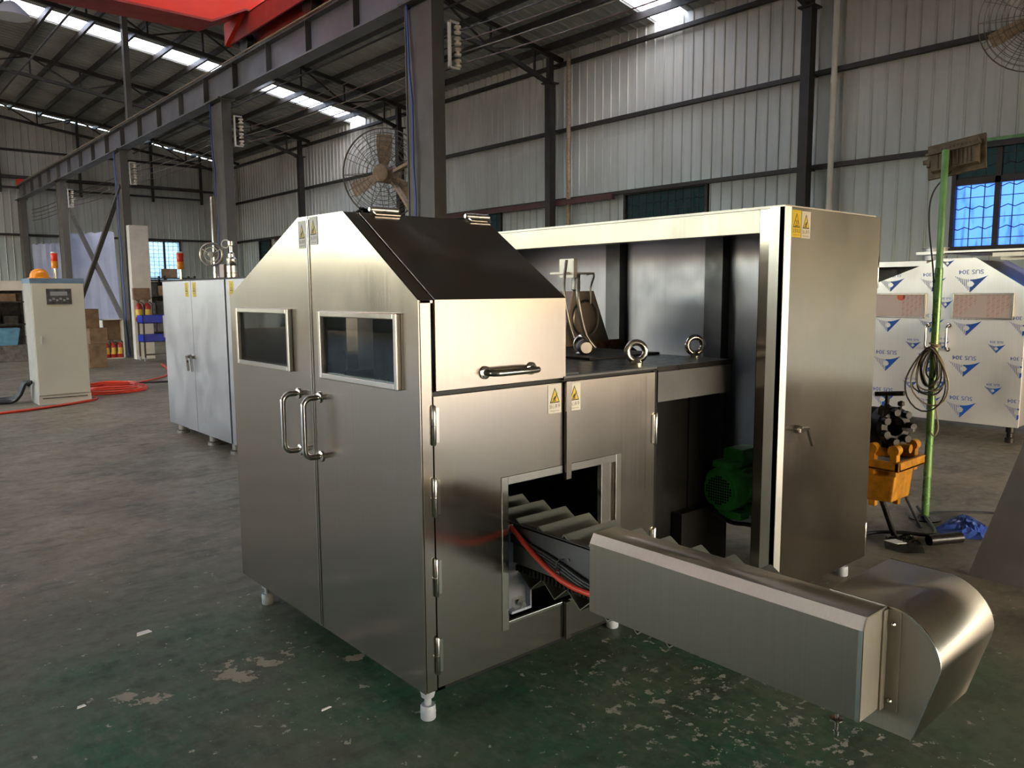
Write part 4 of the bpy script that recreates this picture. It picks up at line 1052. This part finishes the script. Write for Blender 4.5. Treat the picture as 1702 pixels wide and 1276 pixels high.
SML = [(3.712, 1.018, .087, .087), (2.876, 1.025, .096, .085), (3.72, .579, .088, .087), (2.883, .58, .089, .086), (3.396, 1.477, .091, .072), (3.398, 1.908, .075, .071), (3.401, 1.04, .092, .072), (3.407, .613, .1, .08), (4.28, 1.02, .088, .085), (4.28, 1.46, .088, .085), (4.28, .59, .088, .085)]
def motif(mbs, mbp, u, z, h, w, planes, big):
    """film print in door coordinates: horizontal v=-y, vertical z"""
    du, dv = -u, z; n = 10
    top = lambda x: -.10*h-.24*h*(1-(x/w)**2)+.10*h
    right = [(w*i/n, top(w*i/n)) for i in range(n+1)]+[(0, -h)]
    # keep the white dot clear of ink: cut the solid half along a half circle
    rr = h*.17; cx, cy = 0, -h*.50
    arcp = [(cx+rr*math.cos(a_), cy+rr*math.sin(a_)) for a_ in [(-PI/2+PI*i/8) for i in range(9)]]
    parts = [[(0, top(0)), *[(w*i/n, top(w*i/n)) for i in range(1, n+1)], (rr, cy), *[arcp[i] for i in (7, 6, 5)], (0, cy+rr)], [(rr, cy), (w, top(w)), (0, -h), (0, cy-rr), arcp[1], arcp[2], arcp[3]]]
    for pz in parts:
        c0 = pz[0]
        if pz is parts[0]:
            # fan triangulation is not valid here: split into narrow columns instead
            pass
    cols = 18
    for i in range(cols):
        xa, xb = w*i/cols, w*(i+1)/cols
        bot = lambda x: -h+(h+top(w))*(x/w)
        def hole(x): return math.sqrt(max(0, rr*rr-x*x)) if x < rr else 0
        for lo, hi in (((lambda x: bot(x)), (lambda x: cy-hole(x))), ((lambda x: cy+hole(x)), (lambda x: top(x)))):
            a0, a1, b0, b1 = lo(xa), hi(xa), lo(xb), hi(xb)
            if a1 <= a0 and b1 <= b0: continue
            if hole(xa) == 0 and lo(xa) == bot(xa) and cy < bot(xa): continue
            q = [(xa, max(a0, bot(xa))), (xb, max(b0, bot(xb))), (xb, max(b1, bot(xb))), (xa, max(a1, bot(xa)))]
            put2d(mbs, [q], (XS-.0012, 0, 0), (0, -1, 0), (0, 0, 1), 1, 1, du, dv, planes)
        if big and i % 2: continue
        for lo, hi in (((lambda x: bot(x)), (lambda x: cy-hole(x))), ((lambda x: cy+hole(x)), (lambda x: top(x)))):
            xb2 = xa+(w/cols)*(.9 if big else 1)
            q = [(-xa, max(lo(xa), bot(xa))), (-xa, max(hi(xa), bot(xa))), (-xb2, max(hi(xb2), bot(xb2))), (-xb2, max(lo(xb2), bot(xb2)))]
            put2d(mbp, [q], (XS-.0012, 0, 0), (0, -1, 0), (0, 0, 1), 1, 1, du, dv, planes)
    put2d(mbs, text_polys('SUS 304', 1.0), (XS-.0012, 0, 0), (0, -1, 0), (0, 0, 1), -w*.44, -w*.40, du, dv+h*.22, planes)
for y0, y1, wy in ((2.63, 3.446, (2.745, 3.315)), (3.454, 4.33, (3.595, 4.155))):
    hole = (wy[0], wy[1], 1.285, 1.545)
    mb = MB(); plate_hole(mb, [3.12, 3.49], 'x', XS, .018, y0, y1, .17, topS, hole)
    d = mb.build('gabled_door', M['film'], FM)
    k = (1.922-1.595)/(3.12-2.63); k2 = (1.923-1.60)/(4.33-3.49)
    pl = [(1, 0, -y0), (-1, 0, y1), (0, -1, -.172)]+([(k, 1, 1.59-k*2.63)] if y0 < 3 else [(-k2, 1, 1.60+k2*4.33)])+[(0, 1, 1.918)]
    pf = [(1, 0, -y0), (-1, 0, y1), (0, -1, -.172), (0, 1, 1.918)]
    # sloping edges: v <= edge(y), with u=-y
    if y0 < 3: pf.append((k, 1, 1.595-k*2.63+2*k*0)) if False else pf.append((k, 1, 1.595-k*2.63))
    else: pf.append((-k2, 1, 1.60+k2*4.33))
    mbs, mbp = MB(), MB()
    for (u, z, h, w) in BIG:
        if y0-w < u < y1+w: motif(mbs, mbp, u, z, h, w, pf, True)
    for (u, z, h, w) in SML:
        if y0-w < u < y1+w: motif(mbs, mbp, u, z, h, w, pf, False)
    mbs.build('film_print', M['print_blue'], d); mbp.build('film_print_hatching', M['print_pale'], d)
    mb = MB(); ring(mb, 'x', XS+.004, -.028, hole[0]+.012, hole[1]-.012, hole[2]+.012, hole[3]-.012, .02)
    mb.build('window_frame', M['steel_bright'], d, bevel=.004)
    mb = MB(); mb.mi = 0; mb.box(XS-.016, XS-.010, hole[0]+.01, hole[1]-.01, hole[2]+.01, hole[3]-.01)
    mb.mi = 1; O = (XS-.0172, 0, 0)
    wpl = [(1, 0, -(hole[0]+.015)), (-1, 0, hole[1]-.015), (0, 1, hole[3]-.015), (0, -1, -(hole[2]+.015))]
    for cxx in ((-(wy[1]-.10), -(wy[0]+.12)) if y0 < 3 else (-(wy[0]+.13),)):
        for i in range(-7, 8):
            ww = .006 if i % 3 else .014
            for j in range(6):
                a_ = (cxx-.12+j*.045, 1.36+i*.022+(j*.045))
                put2d(mb, [[(a_[0], a_[1]), (a_[0]+.028, a_[1]+.026), (a_[0]+.028, a_[1]+.026+ww), (a_[0], a_[1]+ww)]], O, (0, -1, 0), (0, 0, 1), planes=wpl+[(1, 0, cxx+.13), (-1, 0, .13-cxx)])
    mb.mi = 2
    if y0 > 3: put2d(mb, [[(-3.86+.045*math.cos(i*.4), 1.515+.045*math.sin(i*.4)) for i in range(16)]], O, (0, -1, 0), (0, 0, 1), planes=wpl)
    mb.build('covered_window', [M['pink_paper'], M['pink_print'], M['red_dot']], d)
    d_handle('pull_handle', d, (XS, 3.345 if y0 < 3 else 3.555, 1.075), (0, 0, -1), (-1, 0, 0), .26, .075)
mb = MB(); mb.box(9.2, 10.2, 2.2, 3.46, 1.975, 1.985); mb.box(9.2, 9.215, 2.2, 3.75, 1.975, 2.005)
mb.build('raised_lid', M['film'], FM)
MB().box(9.25, 9.29, 2.3, 3.0, 1.93, 1.975).box(9.5, 9.54, 2.3, 3.0, 1.90, 1.975).build('lid_stay', M['steel_dark'], FM)
MB().box(9.75, 10.7, 3.85, 5.6, 1.865, 1.925).build('rear_top', M['film'], FM)
MB().box(10.1, 10.7, 4.33, 5.6, .4, 1.86).build('rear_body', M['interior'], FM)
MB().lathe([(.14, 0), (.13, .005), (.13, .06), (.134, .065), (.13, .07), (.13, .14), (.145, .145), (.145, .15)], (9.85, 3.80, 1.925), n=28).build('duct_collar', M['steel_cool'], FM, smooth=True)
for x, y in ((9.22, 2.72), (9.22, 4.25), (10.1, 2.72), (10.1, 4.25)):
    MB().lathe([(.045, 0), (.045, .05), (.03, .055), (.03, .10), (.04, .11), (.04, .17)], (x, y, 0), n=18).build('leg', M['oily_black'], FM, smooth=True)

# ================================================================== POLE LAMP
t = thing('floodlight_stand', (5.69, 2.165, 0), 'green pole lamp with a dirty floodlight on top and cable coiled round it', 'lamp')
MB().lathe([(.026, .0), (.026, 1.72), (.024, 1.74)], (5.69, 2.165, 0), n=18).build('lower_pole', paint('scuffed_dark_green_paint', (.10, .24, .07), .28, .3, .5, 5, dirt=(.22, .24, .07)), t, smooth=True)
MB().lathe([(.022, 1.74), (.022, 2.51), (.02, 2.515)], (5.69, 2.165, 0), n=18).build('upper_pole', M['green_pole'], t, smooth=True)
MB().lathe([(.10, 0), (.10, .008), (.03, .012), (.03, .02)], (5.69, 2.165, 0), n=24).build('base_plate', M['oily_black'], t)
c = Vector((5.80, 2.135, 2.475)); A = Vector((.05, -.98, .13)).normalized(); B = Vector((.25, .13, .95)).normalized(); Nn = A.cross(B).normalized(); B = Nn.cross(A).normalized()
mb = MB(); mb.obox(c, A, B, Nn, .178, .122, .010); lf = mb.build('lamp_frame', M['lamp_dirty'], t, bevel=.003)
sgn = -1 if Nn.x > 0 else 1
mb = MB(); mb.obox(c+Nn*sgn*.03, A, B, Nn, .145, .088, .028)
for i in range(9): mb.obox(c+Nn*sgn*.062+A*(-.10+.025*i)-B*.01, A, B, Nn, .005, .07, .003)
mb.build('lamp_housing', M['lamp_dirty'], t, bevel=.003)
mb = MB(); mb.obox(c+B*.0-A*.17+Nn*sgn*.03, A, B, Nn, .03, .014, .008); mb.obox(c-A*.165+Nn*sgn*.03-B*.02, A, B, Nn, .010, .022, .012); mb.obox(c+Nn*sgn*.075+B*.03, A, B, Nn, .17, .008, .006)
mb.build('lamp_bracket', M['lamp_dirty'], t)
MB().tube(sm([(5.74, 2.14, 2.38), (5.72, 2.24, 2.25), (5.70, 2.25, 2.05), (5.69, 2.20, 1.7), (5.665, 2.17, 1.35)]), .005, 6).build('lamp_cable', M['black'], t)
random.seed(11)
for j in range(9):
    w = .03+.014*j; hgt = .18+.022*j+random.random()*.07; off = random.uniform(-.02, .02); zc = 1.20; pts = []
    for i in range(26):
        a_ = i/25*2*PI; rr = (1-math.cos(a_))/2
        pts.append((5.655-.006*j+.015*math.sin(a_*2+j), 2.165+off*rr+w*1.15*math.sin(a_)*(.55+.45*rr), zc-hgt*rr+.01*math.sin(3*a_+j)))
    MB().tube(pts, .0055, 6, caps=False).build('coiled_cable', M['cable_brown'] if j % 2 else M['clutter'], t, smooth=True)
mb = MB(); mb.torus((5.69, 2.165, 1.205), (0, .1, 1), .034, .007, 18, 6); mb.torus((5.69, 2.165, 1.225), (0, -.2, 1), .033, .006, 18, 6)
mb.tube(sm([(5.66, 2.15, 1.0), (5.65, 2.12, .8), (5.655, 2.10, .66), (5.65, 2.12, .60), (5.66, 2.15, .62)]), .005, 6)
mb.build('cable_tie', M['cable_brown'], t, smooth=True)

# ================================================================== PIPE THREADER
t = thing('pipe_threader', (4.95, 2.2, 0), 'yellow and oily black pipe threading machine on legs beside the end door', 'machine')
mb = MB(); mb.prism([(2.05, .29), (2.42, .27), (2.44, .50), (2.03, .50)], 'x', 4.86, 5.12)
mb.build('oil_tank', M['yellow'], t, bevel=.01)
mb = MB(); mb.box(4.80, 5.20, 1.99, 2.50, .495, .515); mb.box(4.80, 4.83, 1.99, 2.50, .495, .555); mb.box(5.17, 5.20, 1.99, 2.50, .495, .555); mb.box(4.80, 5.20, 1.99, 2.02, .495, .555); mb.box(4.80, 5.20, 2.47, 2.50, .495, .555)
mb.build('tray', M['yellow'], t, bevel=.006)
MB().box(4.83, 5.17, 2.02, 2.47, .515, .53).build('oil_pan', M['oily_black'], t)
mb = MB()
for x in (4.86, 5.08): mb.tube([(x, 2.04, .60), (x, 2.50, .60)], .028, 12)
mb.build('slide_rail', M['yellow'], t, smooth=True)
mb = MB()
for x, y in ((4.82, 2.17), (4.83, 2.04), (5.12, 2.05)): mb.box(x, x+.05, y-.02, y+.02, .46, .64); mb.lathe([(.0, -.03), (.034, -.03), (.034, .03), (0, .03)], (x+.025, y, .62), (1, 0, 0), 14)
mb.build('rail_bracket', M['yellow'], t, smooth=True)
mb = MB(); mb.lathe([(.05, -.07), (.11, -.07), (.12, -.05), (.12, .03), (.10, .05), (.06, .05), (.06, -.06)], (4.96, 2.12, .755), (-.5, -.86, 0), 26)
for k in range(7):
    a_ = k*.9; mb.lathe([(.022, 0), (.026, .01), (.022, .04)], Vector((4.96, 2.12, .755))+Vector((.86*math.cos(a_), -.5*math.cos(a_), math.sin(a_)))*.095+Vector((-.5, -.86, 0))*.05, (-.5, -.86, 0), 10)
mb.build('die_head', M['oily_black'], t, smooth=True)
mb = MB(); mb.box(4.88, 5.08, 2.14, 2.44, .62, .80); mb.lathe([(.08, -.14), (.10, -.12), (.10, .12), (.07, .15)], (4.98, 2.28, .76), (0, 1, 0), 20)
for i in range(12):
    q = (4.88+random.random()*.15, 2.05+random.random()*.30, .62+random.random()*.24); mb.obox(q, (random.random(), random.random(), random.random()), (0, 1, .3), (.2, 0, 1), .03, .018, .02)
mb.build('gear_housing', M['oily_black'], t, bevel=.006)
mb = MB(); mb.tube([(4.94, 2.215, .945), (4.94, 2.04, .965)], .015, 12); mb.lathe([(.04, .80), (.045, .83), (.03, .87), (.012, .89), (.014, .95)], (4.94, 2.14, 0), n=14); mb.tube([(4.94, 2.07, .80), (4.94, 2.06, .88)], .012, 8); mb.lathe([(0, -.02), (.02, -.01), (.02, .01), (0, .02)], (4.94, 2.055, .90), (0, 0, 1), 12)
mb.build('feed_handle', M['oily_black'], t, smooth=True)
MB().box(4.93, 4.97, 1.97, 2.04, .735, .755).build('silver_lever', M['chrome'], t, bevel=.003)
for (a, b_) in (((4.98, 2.17, .29), (5.08, 2.11, .01)), ((4.9, 2.38, .29), (4.80, 2.55, .01)), ((5.08, 2.38, .29), (5.25, 2.5, .01))):
    MB().tube([a, b_], .018, 10).build('leg', M['oily_black'], t, smooth=True)
MB().box(4.88, 4.92, 2.16, 2.20, .245, .29).box(5.0, 5.04, 2.07, 2.10, .25, .29).build('drain_boss', M['yellow'], t)

# floor items on the right
me = MB(); P0 = [(5.44, 2.02), (5.60, 2.03), (5.82, 2.05), (6.0, 2.0), (5.76, 1.78), (5.60, 1.76), (5.47, 1.72), (5.38, 1.86)]
def cloth(poly, nx=16, h=.06, seed=1):
    mb = MB(); random.seed(seed); cx = sum(p[0] for p in poly)/len(poly); cy = sum(p[1] for p in poly)/len(poly); n = len(poly); rings = 7
    vs = [(cx, cy, h)]
    P = []
    for i in range(n):
        for k in range(4):
            t_ = k/4; P.append((poly[i][0]*(1-t_)+poly[(i+1) % n][0]*t_, poly[i][1]*(1-t_)+poly[(i+1) % n][1]*t_))
    m_ = len(P)
    for r in range(1, rings+1):
        for (x, y) in P:
            q = r/rings; z = h*(1-q**3)*(.5+.9*random.random())+.004
            vs.append((cx+(x-cx)*q, cy+(y-cy)*q, z if r < rings else .003))
    fs = [(0, 1+i, 1+(i+1) % m_) for i in range(m_)]
    for r in range(rings-1):
        for i in range(m_): fs.append((1+r*m_+i, 1+(r+1)*m_+i, 1+(r+1)*m_+(i+1) % m_, 1+r*m_+(i+1) % m_))
    mb.add(vs, fs); return mb
tag(cloth(P0, h=.045).build('tarp', M['blue_tarp'], loc=(5.7, 1.95, 0)), 'crumpled dark blue tarp on the floor by the green pole', 'tarp')
mb = MB(); mb.tube([(5.10, 1.91, .034), (5.31, 1.80, .034)], .034, 18, caps=False); mb.tube([(5.10, 1.91, .034), (5.31, 1.80, .034)], .026, 18, caps=False); 
tag(mb.build('pipe_offcut', M['oily_black'], loc=(5.2, 1.85, 0), smooth=True), 'short dark pipe lying in front of the blue tarp', 'pipe')
tag(MB().tube([(4.98, 2.12, .02), (5.12, 1.98, .02)], .018, 12).build('pipe_offcut', M['cable_brown'], loc=(5.05, 2.0, 0)), 'thin brown pipe on the floor between threader leg and dark pipe', 'pipe')
tag(MB().tube(sm([(5.02, 2.03, .30), (5.15, 2.0, .12), (5.36, 2.06, .03), (5.50, 2.14, .01), (5.8, 2.2, .01), (6.15, 1.9, .01), (6.3, 1.5, .01)]), .008, 8).build('loose_cord', M['black'], loc=(5.3, 1.9, 0)), 'black cord trailing from the yellow threader round the blue tarp', 'cord')
tag(MB().tube(sm([(4.6, 2.25, .02), (5.0, 2.25, .02), (5.15, 2.10, .03), (5.25, 1.98, .02), (5.38, 1.98, .02), (5.9, 2.3, .02)]), .012, 8).build('floor_hose', M['oily_black'], loc=(5, 2, 0)), 'dark hose lying on the floor behind the threader leg', 'hose')
t = thing('plastic_bag', (4.95, 1.97, 0), 'clear plastic bag with white paper on the floor by the end door', 'bag')
cloth([(4.83, 2.06), (4.95, 2.12), (5.16, 2.06), (5.10, 1.95), (4.92, 1.86), (4.82, 1.95)], h=.05, seed=5).build('bag_film', M['acrylic'], t)
MB().prism([(4.82, 2.07), (4.90, 2.03), (4.87, 1.95), (4.81, 1.98)], 'z', .055, .058).build('paper_sheet', M['sticker_white'], t)
mb = MB(); mb.prism([(1.552, .0), (1.27, .98), (.45, .98), (.2, 0)], 'x', 4.72, 4.80)
tag(mb.build('leaning_cover', M['pink_plate'], loc=(4.9, .9, 0)), 'grey sloping sheet metal cover standing at the right edge of the picture', 'cover')

# ================================================================== FAR LEFT OF THE HALL
t = thing('white_pillar', (5.86, 20.7, 0), 'tall white painted pillar carrying two fire extinguishers', 'pillar')
MB().box(5.64, 6.07, 20.62, 20.85, 0, 3.25).build('shaft', M['white'], t)
def extinguisher(x, y, z, k, label, grp):
    t = thing('fire_extinguisher', (x, y, z), label, 'fire extinguisher', grp)
    MB().lathe([(.07*k, 0), (.075*k, .01), (.075*k, .34*k), (.055*k, .40*k), (.022*k, .43*k)], (x, y, z), n=20).build('cylinder', M['ext_red'], t, smooth=True)
    MB().lathe([(.0765*k, .10*k), (.0765*k, .28*k)], (x, y, z), n=20).build('label_band', M['ext_label'], t)
    MB().lathe([(.02*k, .42*k), (.025*k, .47*k), (.01*k, .48*k)], (x, y, z), n=12).box(x-.05*k, x+.03*k, y-.012, y+.012, z+.47*k, z+.50*k).build('valve', M['clutter2'], t)
    MB().tube(sm([(x+.03*k, y-.02, z+.45*k), (x+.10*k, y-.03, z+.38*k), (x+.095*k, y-.05, z+.15*k)]), .012*k, 6).build('hose', M['black'], t)
extinguisher(5.72, 20.50, .93, 1.05, 'red fire extinguisher on the white pillar, the one nearer the crane column', 'extinguishers on the white pillar')
extinguisher(5.92, 20.50, .93, 1.05, 'red fire extinguisher on the white pillar, the one nearer the steel cabinet', 'extinguishers on the white pillar')
tag(MB().box(5.62, 6.0, 20.50, 20.62, 1.45, 1.74).build('wall_box', M['cardboard'], loc=(5.8, 20.5, 1.5), bevel=.01), 'dark brown bracket box fixed on the white pillar above the extinguishers', 'box')
t = thing('extinguisher_box', (5.3, 21.4, 0), 'open box of fire extinguishers on the floor at the foot of the braces', 'box')
mb = MB(); mb.box(5.06, 5.08, 21.25, 21.55, 0, .98); mb.box(5.53, 5.55, 21.25, 21.55, 0, .98); mb.box(5.06, 5.55, 21.53, 21.55, 0, .98); mb.box(5.06, 5.55, 21.25, 21.55, .96, .98); mb.box(5.06, 5.55, 21.25, 21.55, 0, .02)
mb.build('case', M['white'], t)
MB().box(5.08, 5.53, 21.50, 21.53, .45, .96).build('back_board', M['cardboard'], t)
for i, l in enumerate(('nearest the cream cabinet', 'in the middle', 'nearest the crane column')):
    extinguisher(5.15+.15*i, 21.36, .02+(0 if i == 1 else .0), .9, 'red fire extinguisher in the floor box, %s' % l, 'extinguishers in the floor box')
t = thing('tool_trolley', (5.9, 19.95, 0), 'blue two-shelf tool trolley on castors', 'trolley')
for z, h in ((.90, .19), (.46, .17)): 
    mb = MB(); mb.box(5.58, 6.38, 19.75, 20.2, z, z+.015)
    mb.box(5.58, 6.38, 19.75, 19.765, z, z+h); mb.box(5.58, 6.38, 20.185, 20.2, z, z+h); mb.box(5.58, 5.595, 19.75, 20.2, z, z+h); mb.box(6.365, 6.38, 19.75, 20.2, z, z+h)
    mb.build('shelf_tray', M['blue'], t)
for x, y in ((5.6, 19.77), (6.36, 19.77), (5.6, 20.18), (6.36, 20.18)):
    l = MB().box(x-.018, x+.018, y-.018, y+.018, .10, .92).build('leg', M['column'], t)
    MB().lathe([(.02, -.02), (.05, -.02), (.05, .02), (.02, .02)], (x, y, .052), (1, 0, 0), 16).build('castor', M['nylon'], l)
MB().box(5.6, 6.36, 19.76, 19.79, .14, .18).build('lower_rail', M['column'], t)
for i, (x0, x1, z0, z1, y) in enumerate(((5.95, 7.25, .50, 3.50, 28.0), (5.95, 6.95, .05, 3.45, 34.0))):
    mb = MB(); n = 14; vs = []
    for k in range(n+1):
        x = x0+(x1-x0)*k/n; b_ = .012*math.sin(k*1.7+i)
        vs += [(x, y+b_, z0), (x, y+.25+b_*.6, z1+.12*(k/n)+.03*math.sin(k*2.1)), (x, y+.02+b_, z0), (x, y+.27+b_*.6, z1+.12*(k/n)+.03*math.sin(k*2.1))]
    for k in range(n): o_ = k*4; mb.f += [(o_, o_+4, o_+5, o_+1), (o_+2, o_+3, o_+7, o_+6), (o_+1, o_+5, o_+7, o_+3), (o_, o_+2, o_+6, o_+4)]; mb.m += [0]*4
    mb.v += vs; mb.f += [(0, 1, 3, 2), (n*4, n*4+2, n*4+3, n*4+1)]; mb.m += [0, 0]
    tt = tag(mb.build('film_sheet', M['sheet_blue'], loc=(x0, y, 0)), ['large pale blue film-wrapped sheet behind the crossed braces', 'pale blue wrapped sheet between the two far crane columns'][i], 'sheet', 'pale blue wrapped sheets')
    tag(MB().box(x0+.12, x1, y-.02, y+.5, 0, z0).build('low_plinth', M['clutter2'], loc=(x0, y, 0)), ['grey plinth under the large pale blue sheet', 'grey plinth under the smaller pale blue sheet'][i], 'plinth')
random.seed(21)
bx = [(4.20, 4.56, 18.9, 19.3, 0, .52), (4.24, 4.60, 18.9, 19.3, .52, .86), (4.18, 4.46, 18.95, 19.25, .86, 1.28)]
bl = ['brown cardboard box on the floor right of the cream cabinet', 'brown cardboard box in the middle of the stack right of the cream cabinet', 'small crushed carton on top of the brown box stack']
for q, l in zip(bx, bl): tag(MB().box(*q).build('cardboard_box', M['cardboard'], loc=(q[0], q[2], q[4]), bevel=.01), l, 'box', 'cardboard boxes right of the cream cabinet')
t = thing('storage_rack', (2.6, 22.7, 0), 'dark cluttered storage rack left of the cream cabinet', 'rack')
mb = MB()
for x in (1.4, 2.6, 3.7): mb.box(x-.03, x+.03, 22.5, 22.56, 0, 1.9); mb.box(x-.03, x+.03, 23.2, 23.26, 0, 1.9)
for z in (.15, .85, 1.4): mb.box(1.4, 3.7, 22.5, 23.26, z, z+.04)
mb.build('frame', M['clutter'], t)
MB().box(1.3, 3.72, 22.45, 23.3, 1.70, 1.93).build('top_board', M['white'], t)
mb = MB(); mb.box(1.4, 3.7, 23.27, 23.3, .1, 1.7); mb.build('back_sheet', M['clutter'], t)
cl = 0
for z in (.19, .89, 1.44):
    x = 1.45
    while x < 3.5:
        w = random.uniform(.12, .38); h = random.uniform(.12, .48 if z < 1.4 else .22)
        if not (z < .3 and x+w > 2.95):
            if random.random() < .5: mb = MB().box(x, x+w, 22.55+random.random()*.1, 22.95, z, z+h)
            else: mb = MB().lathe([(w*.3, 0), (w*.45, .02), (w*.45, h), (w*.25, h+.02)], (x+w/2, 22.8, z), n=14)
            mb.build('stored_part', random.choice([M['clutter'], M['clutter2'], M['clutter'], M['cardboard']]), t)
        x += w+random.uniform(.01, .06)
tag(MB().prism([(2.96, .40), (3.36, .40), (3.44, .80), (2.90, .80)], 'y', 22.0, 22.4).build('plastic_tub', paint('faded_blue_tub', (.10, .30, .48), .5), loc=(3.2, 22.2, .4)), 'faded blue tub in front of the dark storage rack', 'tub')
tag(MB().box(2.6, 3.7, 21.95, 22.44, 0, .40).build('low_bench', M['clutter2'], loc=(3.1, 22.2, 0)), 'low grey bench holding the faded blue tub', 'bench')
t = thing('storage_rack', (8.6, 28, 0), 'dark parts rack under the far bright window', 'rack')
mb = MB()
for x in (7.7, 8.7, 9.7): mb.box(x-.03, x+.03, 28, 28.06, 0, 2.2); mb.box(x-.03, x+.03, 28.6, 28.66, 0, 2.2)
for z in (.3, .9, 1.5, 2.1): mb.box(7.7, 9.7, 28, 28.66, z, z+.04)
mb.box(7.7, 9.7, 28.66, 28.68, .1, 2.0)
mb.build('frame', M['clutter'], t)
for z in (.34, .94, 1.54):
    x = 7.75
    while x < 9.5:
        w = random.uniform(.15, .4); h = random.uniform(.15, .5); MB().box(x, x+w, 28.05, 28.5, z, z+h).build('stored_part', random.choice([M['clutter'], M['clutter2'], M['cardboard']]), t); x += w+.03
tag(MB().box(8.75, 9.15, 28.1, 28.5, 2.14, 2.44).build('cardboard_box', M['cardboard'], loc=(8.9, 28.3, 2.1)), 'brown box on top of the rack under the far bright window', 'box')
tag(MB().box(7.95, 8.25, 28.1, 28.5, 2.14, 2.36).build('cardboard_box', M['clutter'], loc=(8.1, 28.3, 2.1)), 'dark box on top of the rack, beside the white pillar edge', 'box')

# small litter on the floor
L = [(1.006, 3.85, .035, .02, 'white scrap on the floor far left of the gabled doors'), (1.33, 2.65, .022, .006, 'pale splinter on the floor below the gabled doors'), (1.19, 2.12, .012, .008, 'tiny white chip on the floor in front of the near foot'), (.62, 3.3, .016, .009, 'small white chip on the floor at the left')]
for x, y, a, b_, l in L:
    tag(MB().prism([(x-a, y-b_), (x+a, y-b_*.6), (x+a*.8, y+b_), (x-a*.7, y+b_*.8)], 'z', .001, .004).build('paper_scrap', M['sticker_white'], loc=(x, y, 0)), l, 'litter', 'scraps on the green floor')

# rain pipes on the right wall
for y, l, mm in ((7.10, 'pale yellowish rain pipe on the wall beside the column behind the tall steel frame', 'cable_brown'), (13.66, 'dusty brown rain pipe on the wall beside the column left of the dark window', 'maroon')):
    tag(MB().lathe([(.05, 0), (.05, 3.0), (.058, 3.0), (.058, 3.1), (.05, 3.1), (.05, 5.2), (.058, 5.2), (.058, 5.3), (.05, 5.3), (.05, 7.1)], (13.64, y, 0), n=14).build('rain_pipe', M['white'] if mm == 'cable_brown' else M['fan'], loc=(13.64, y, 0), smooth=True), l, 'pipe', 'rain pipes on the right wall')
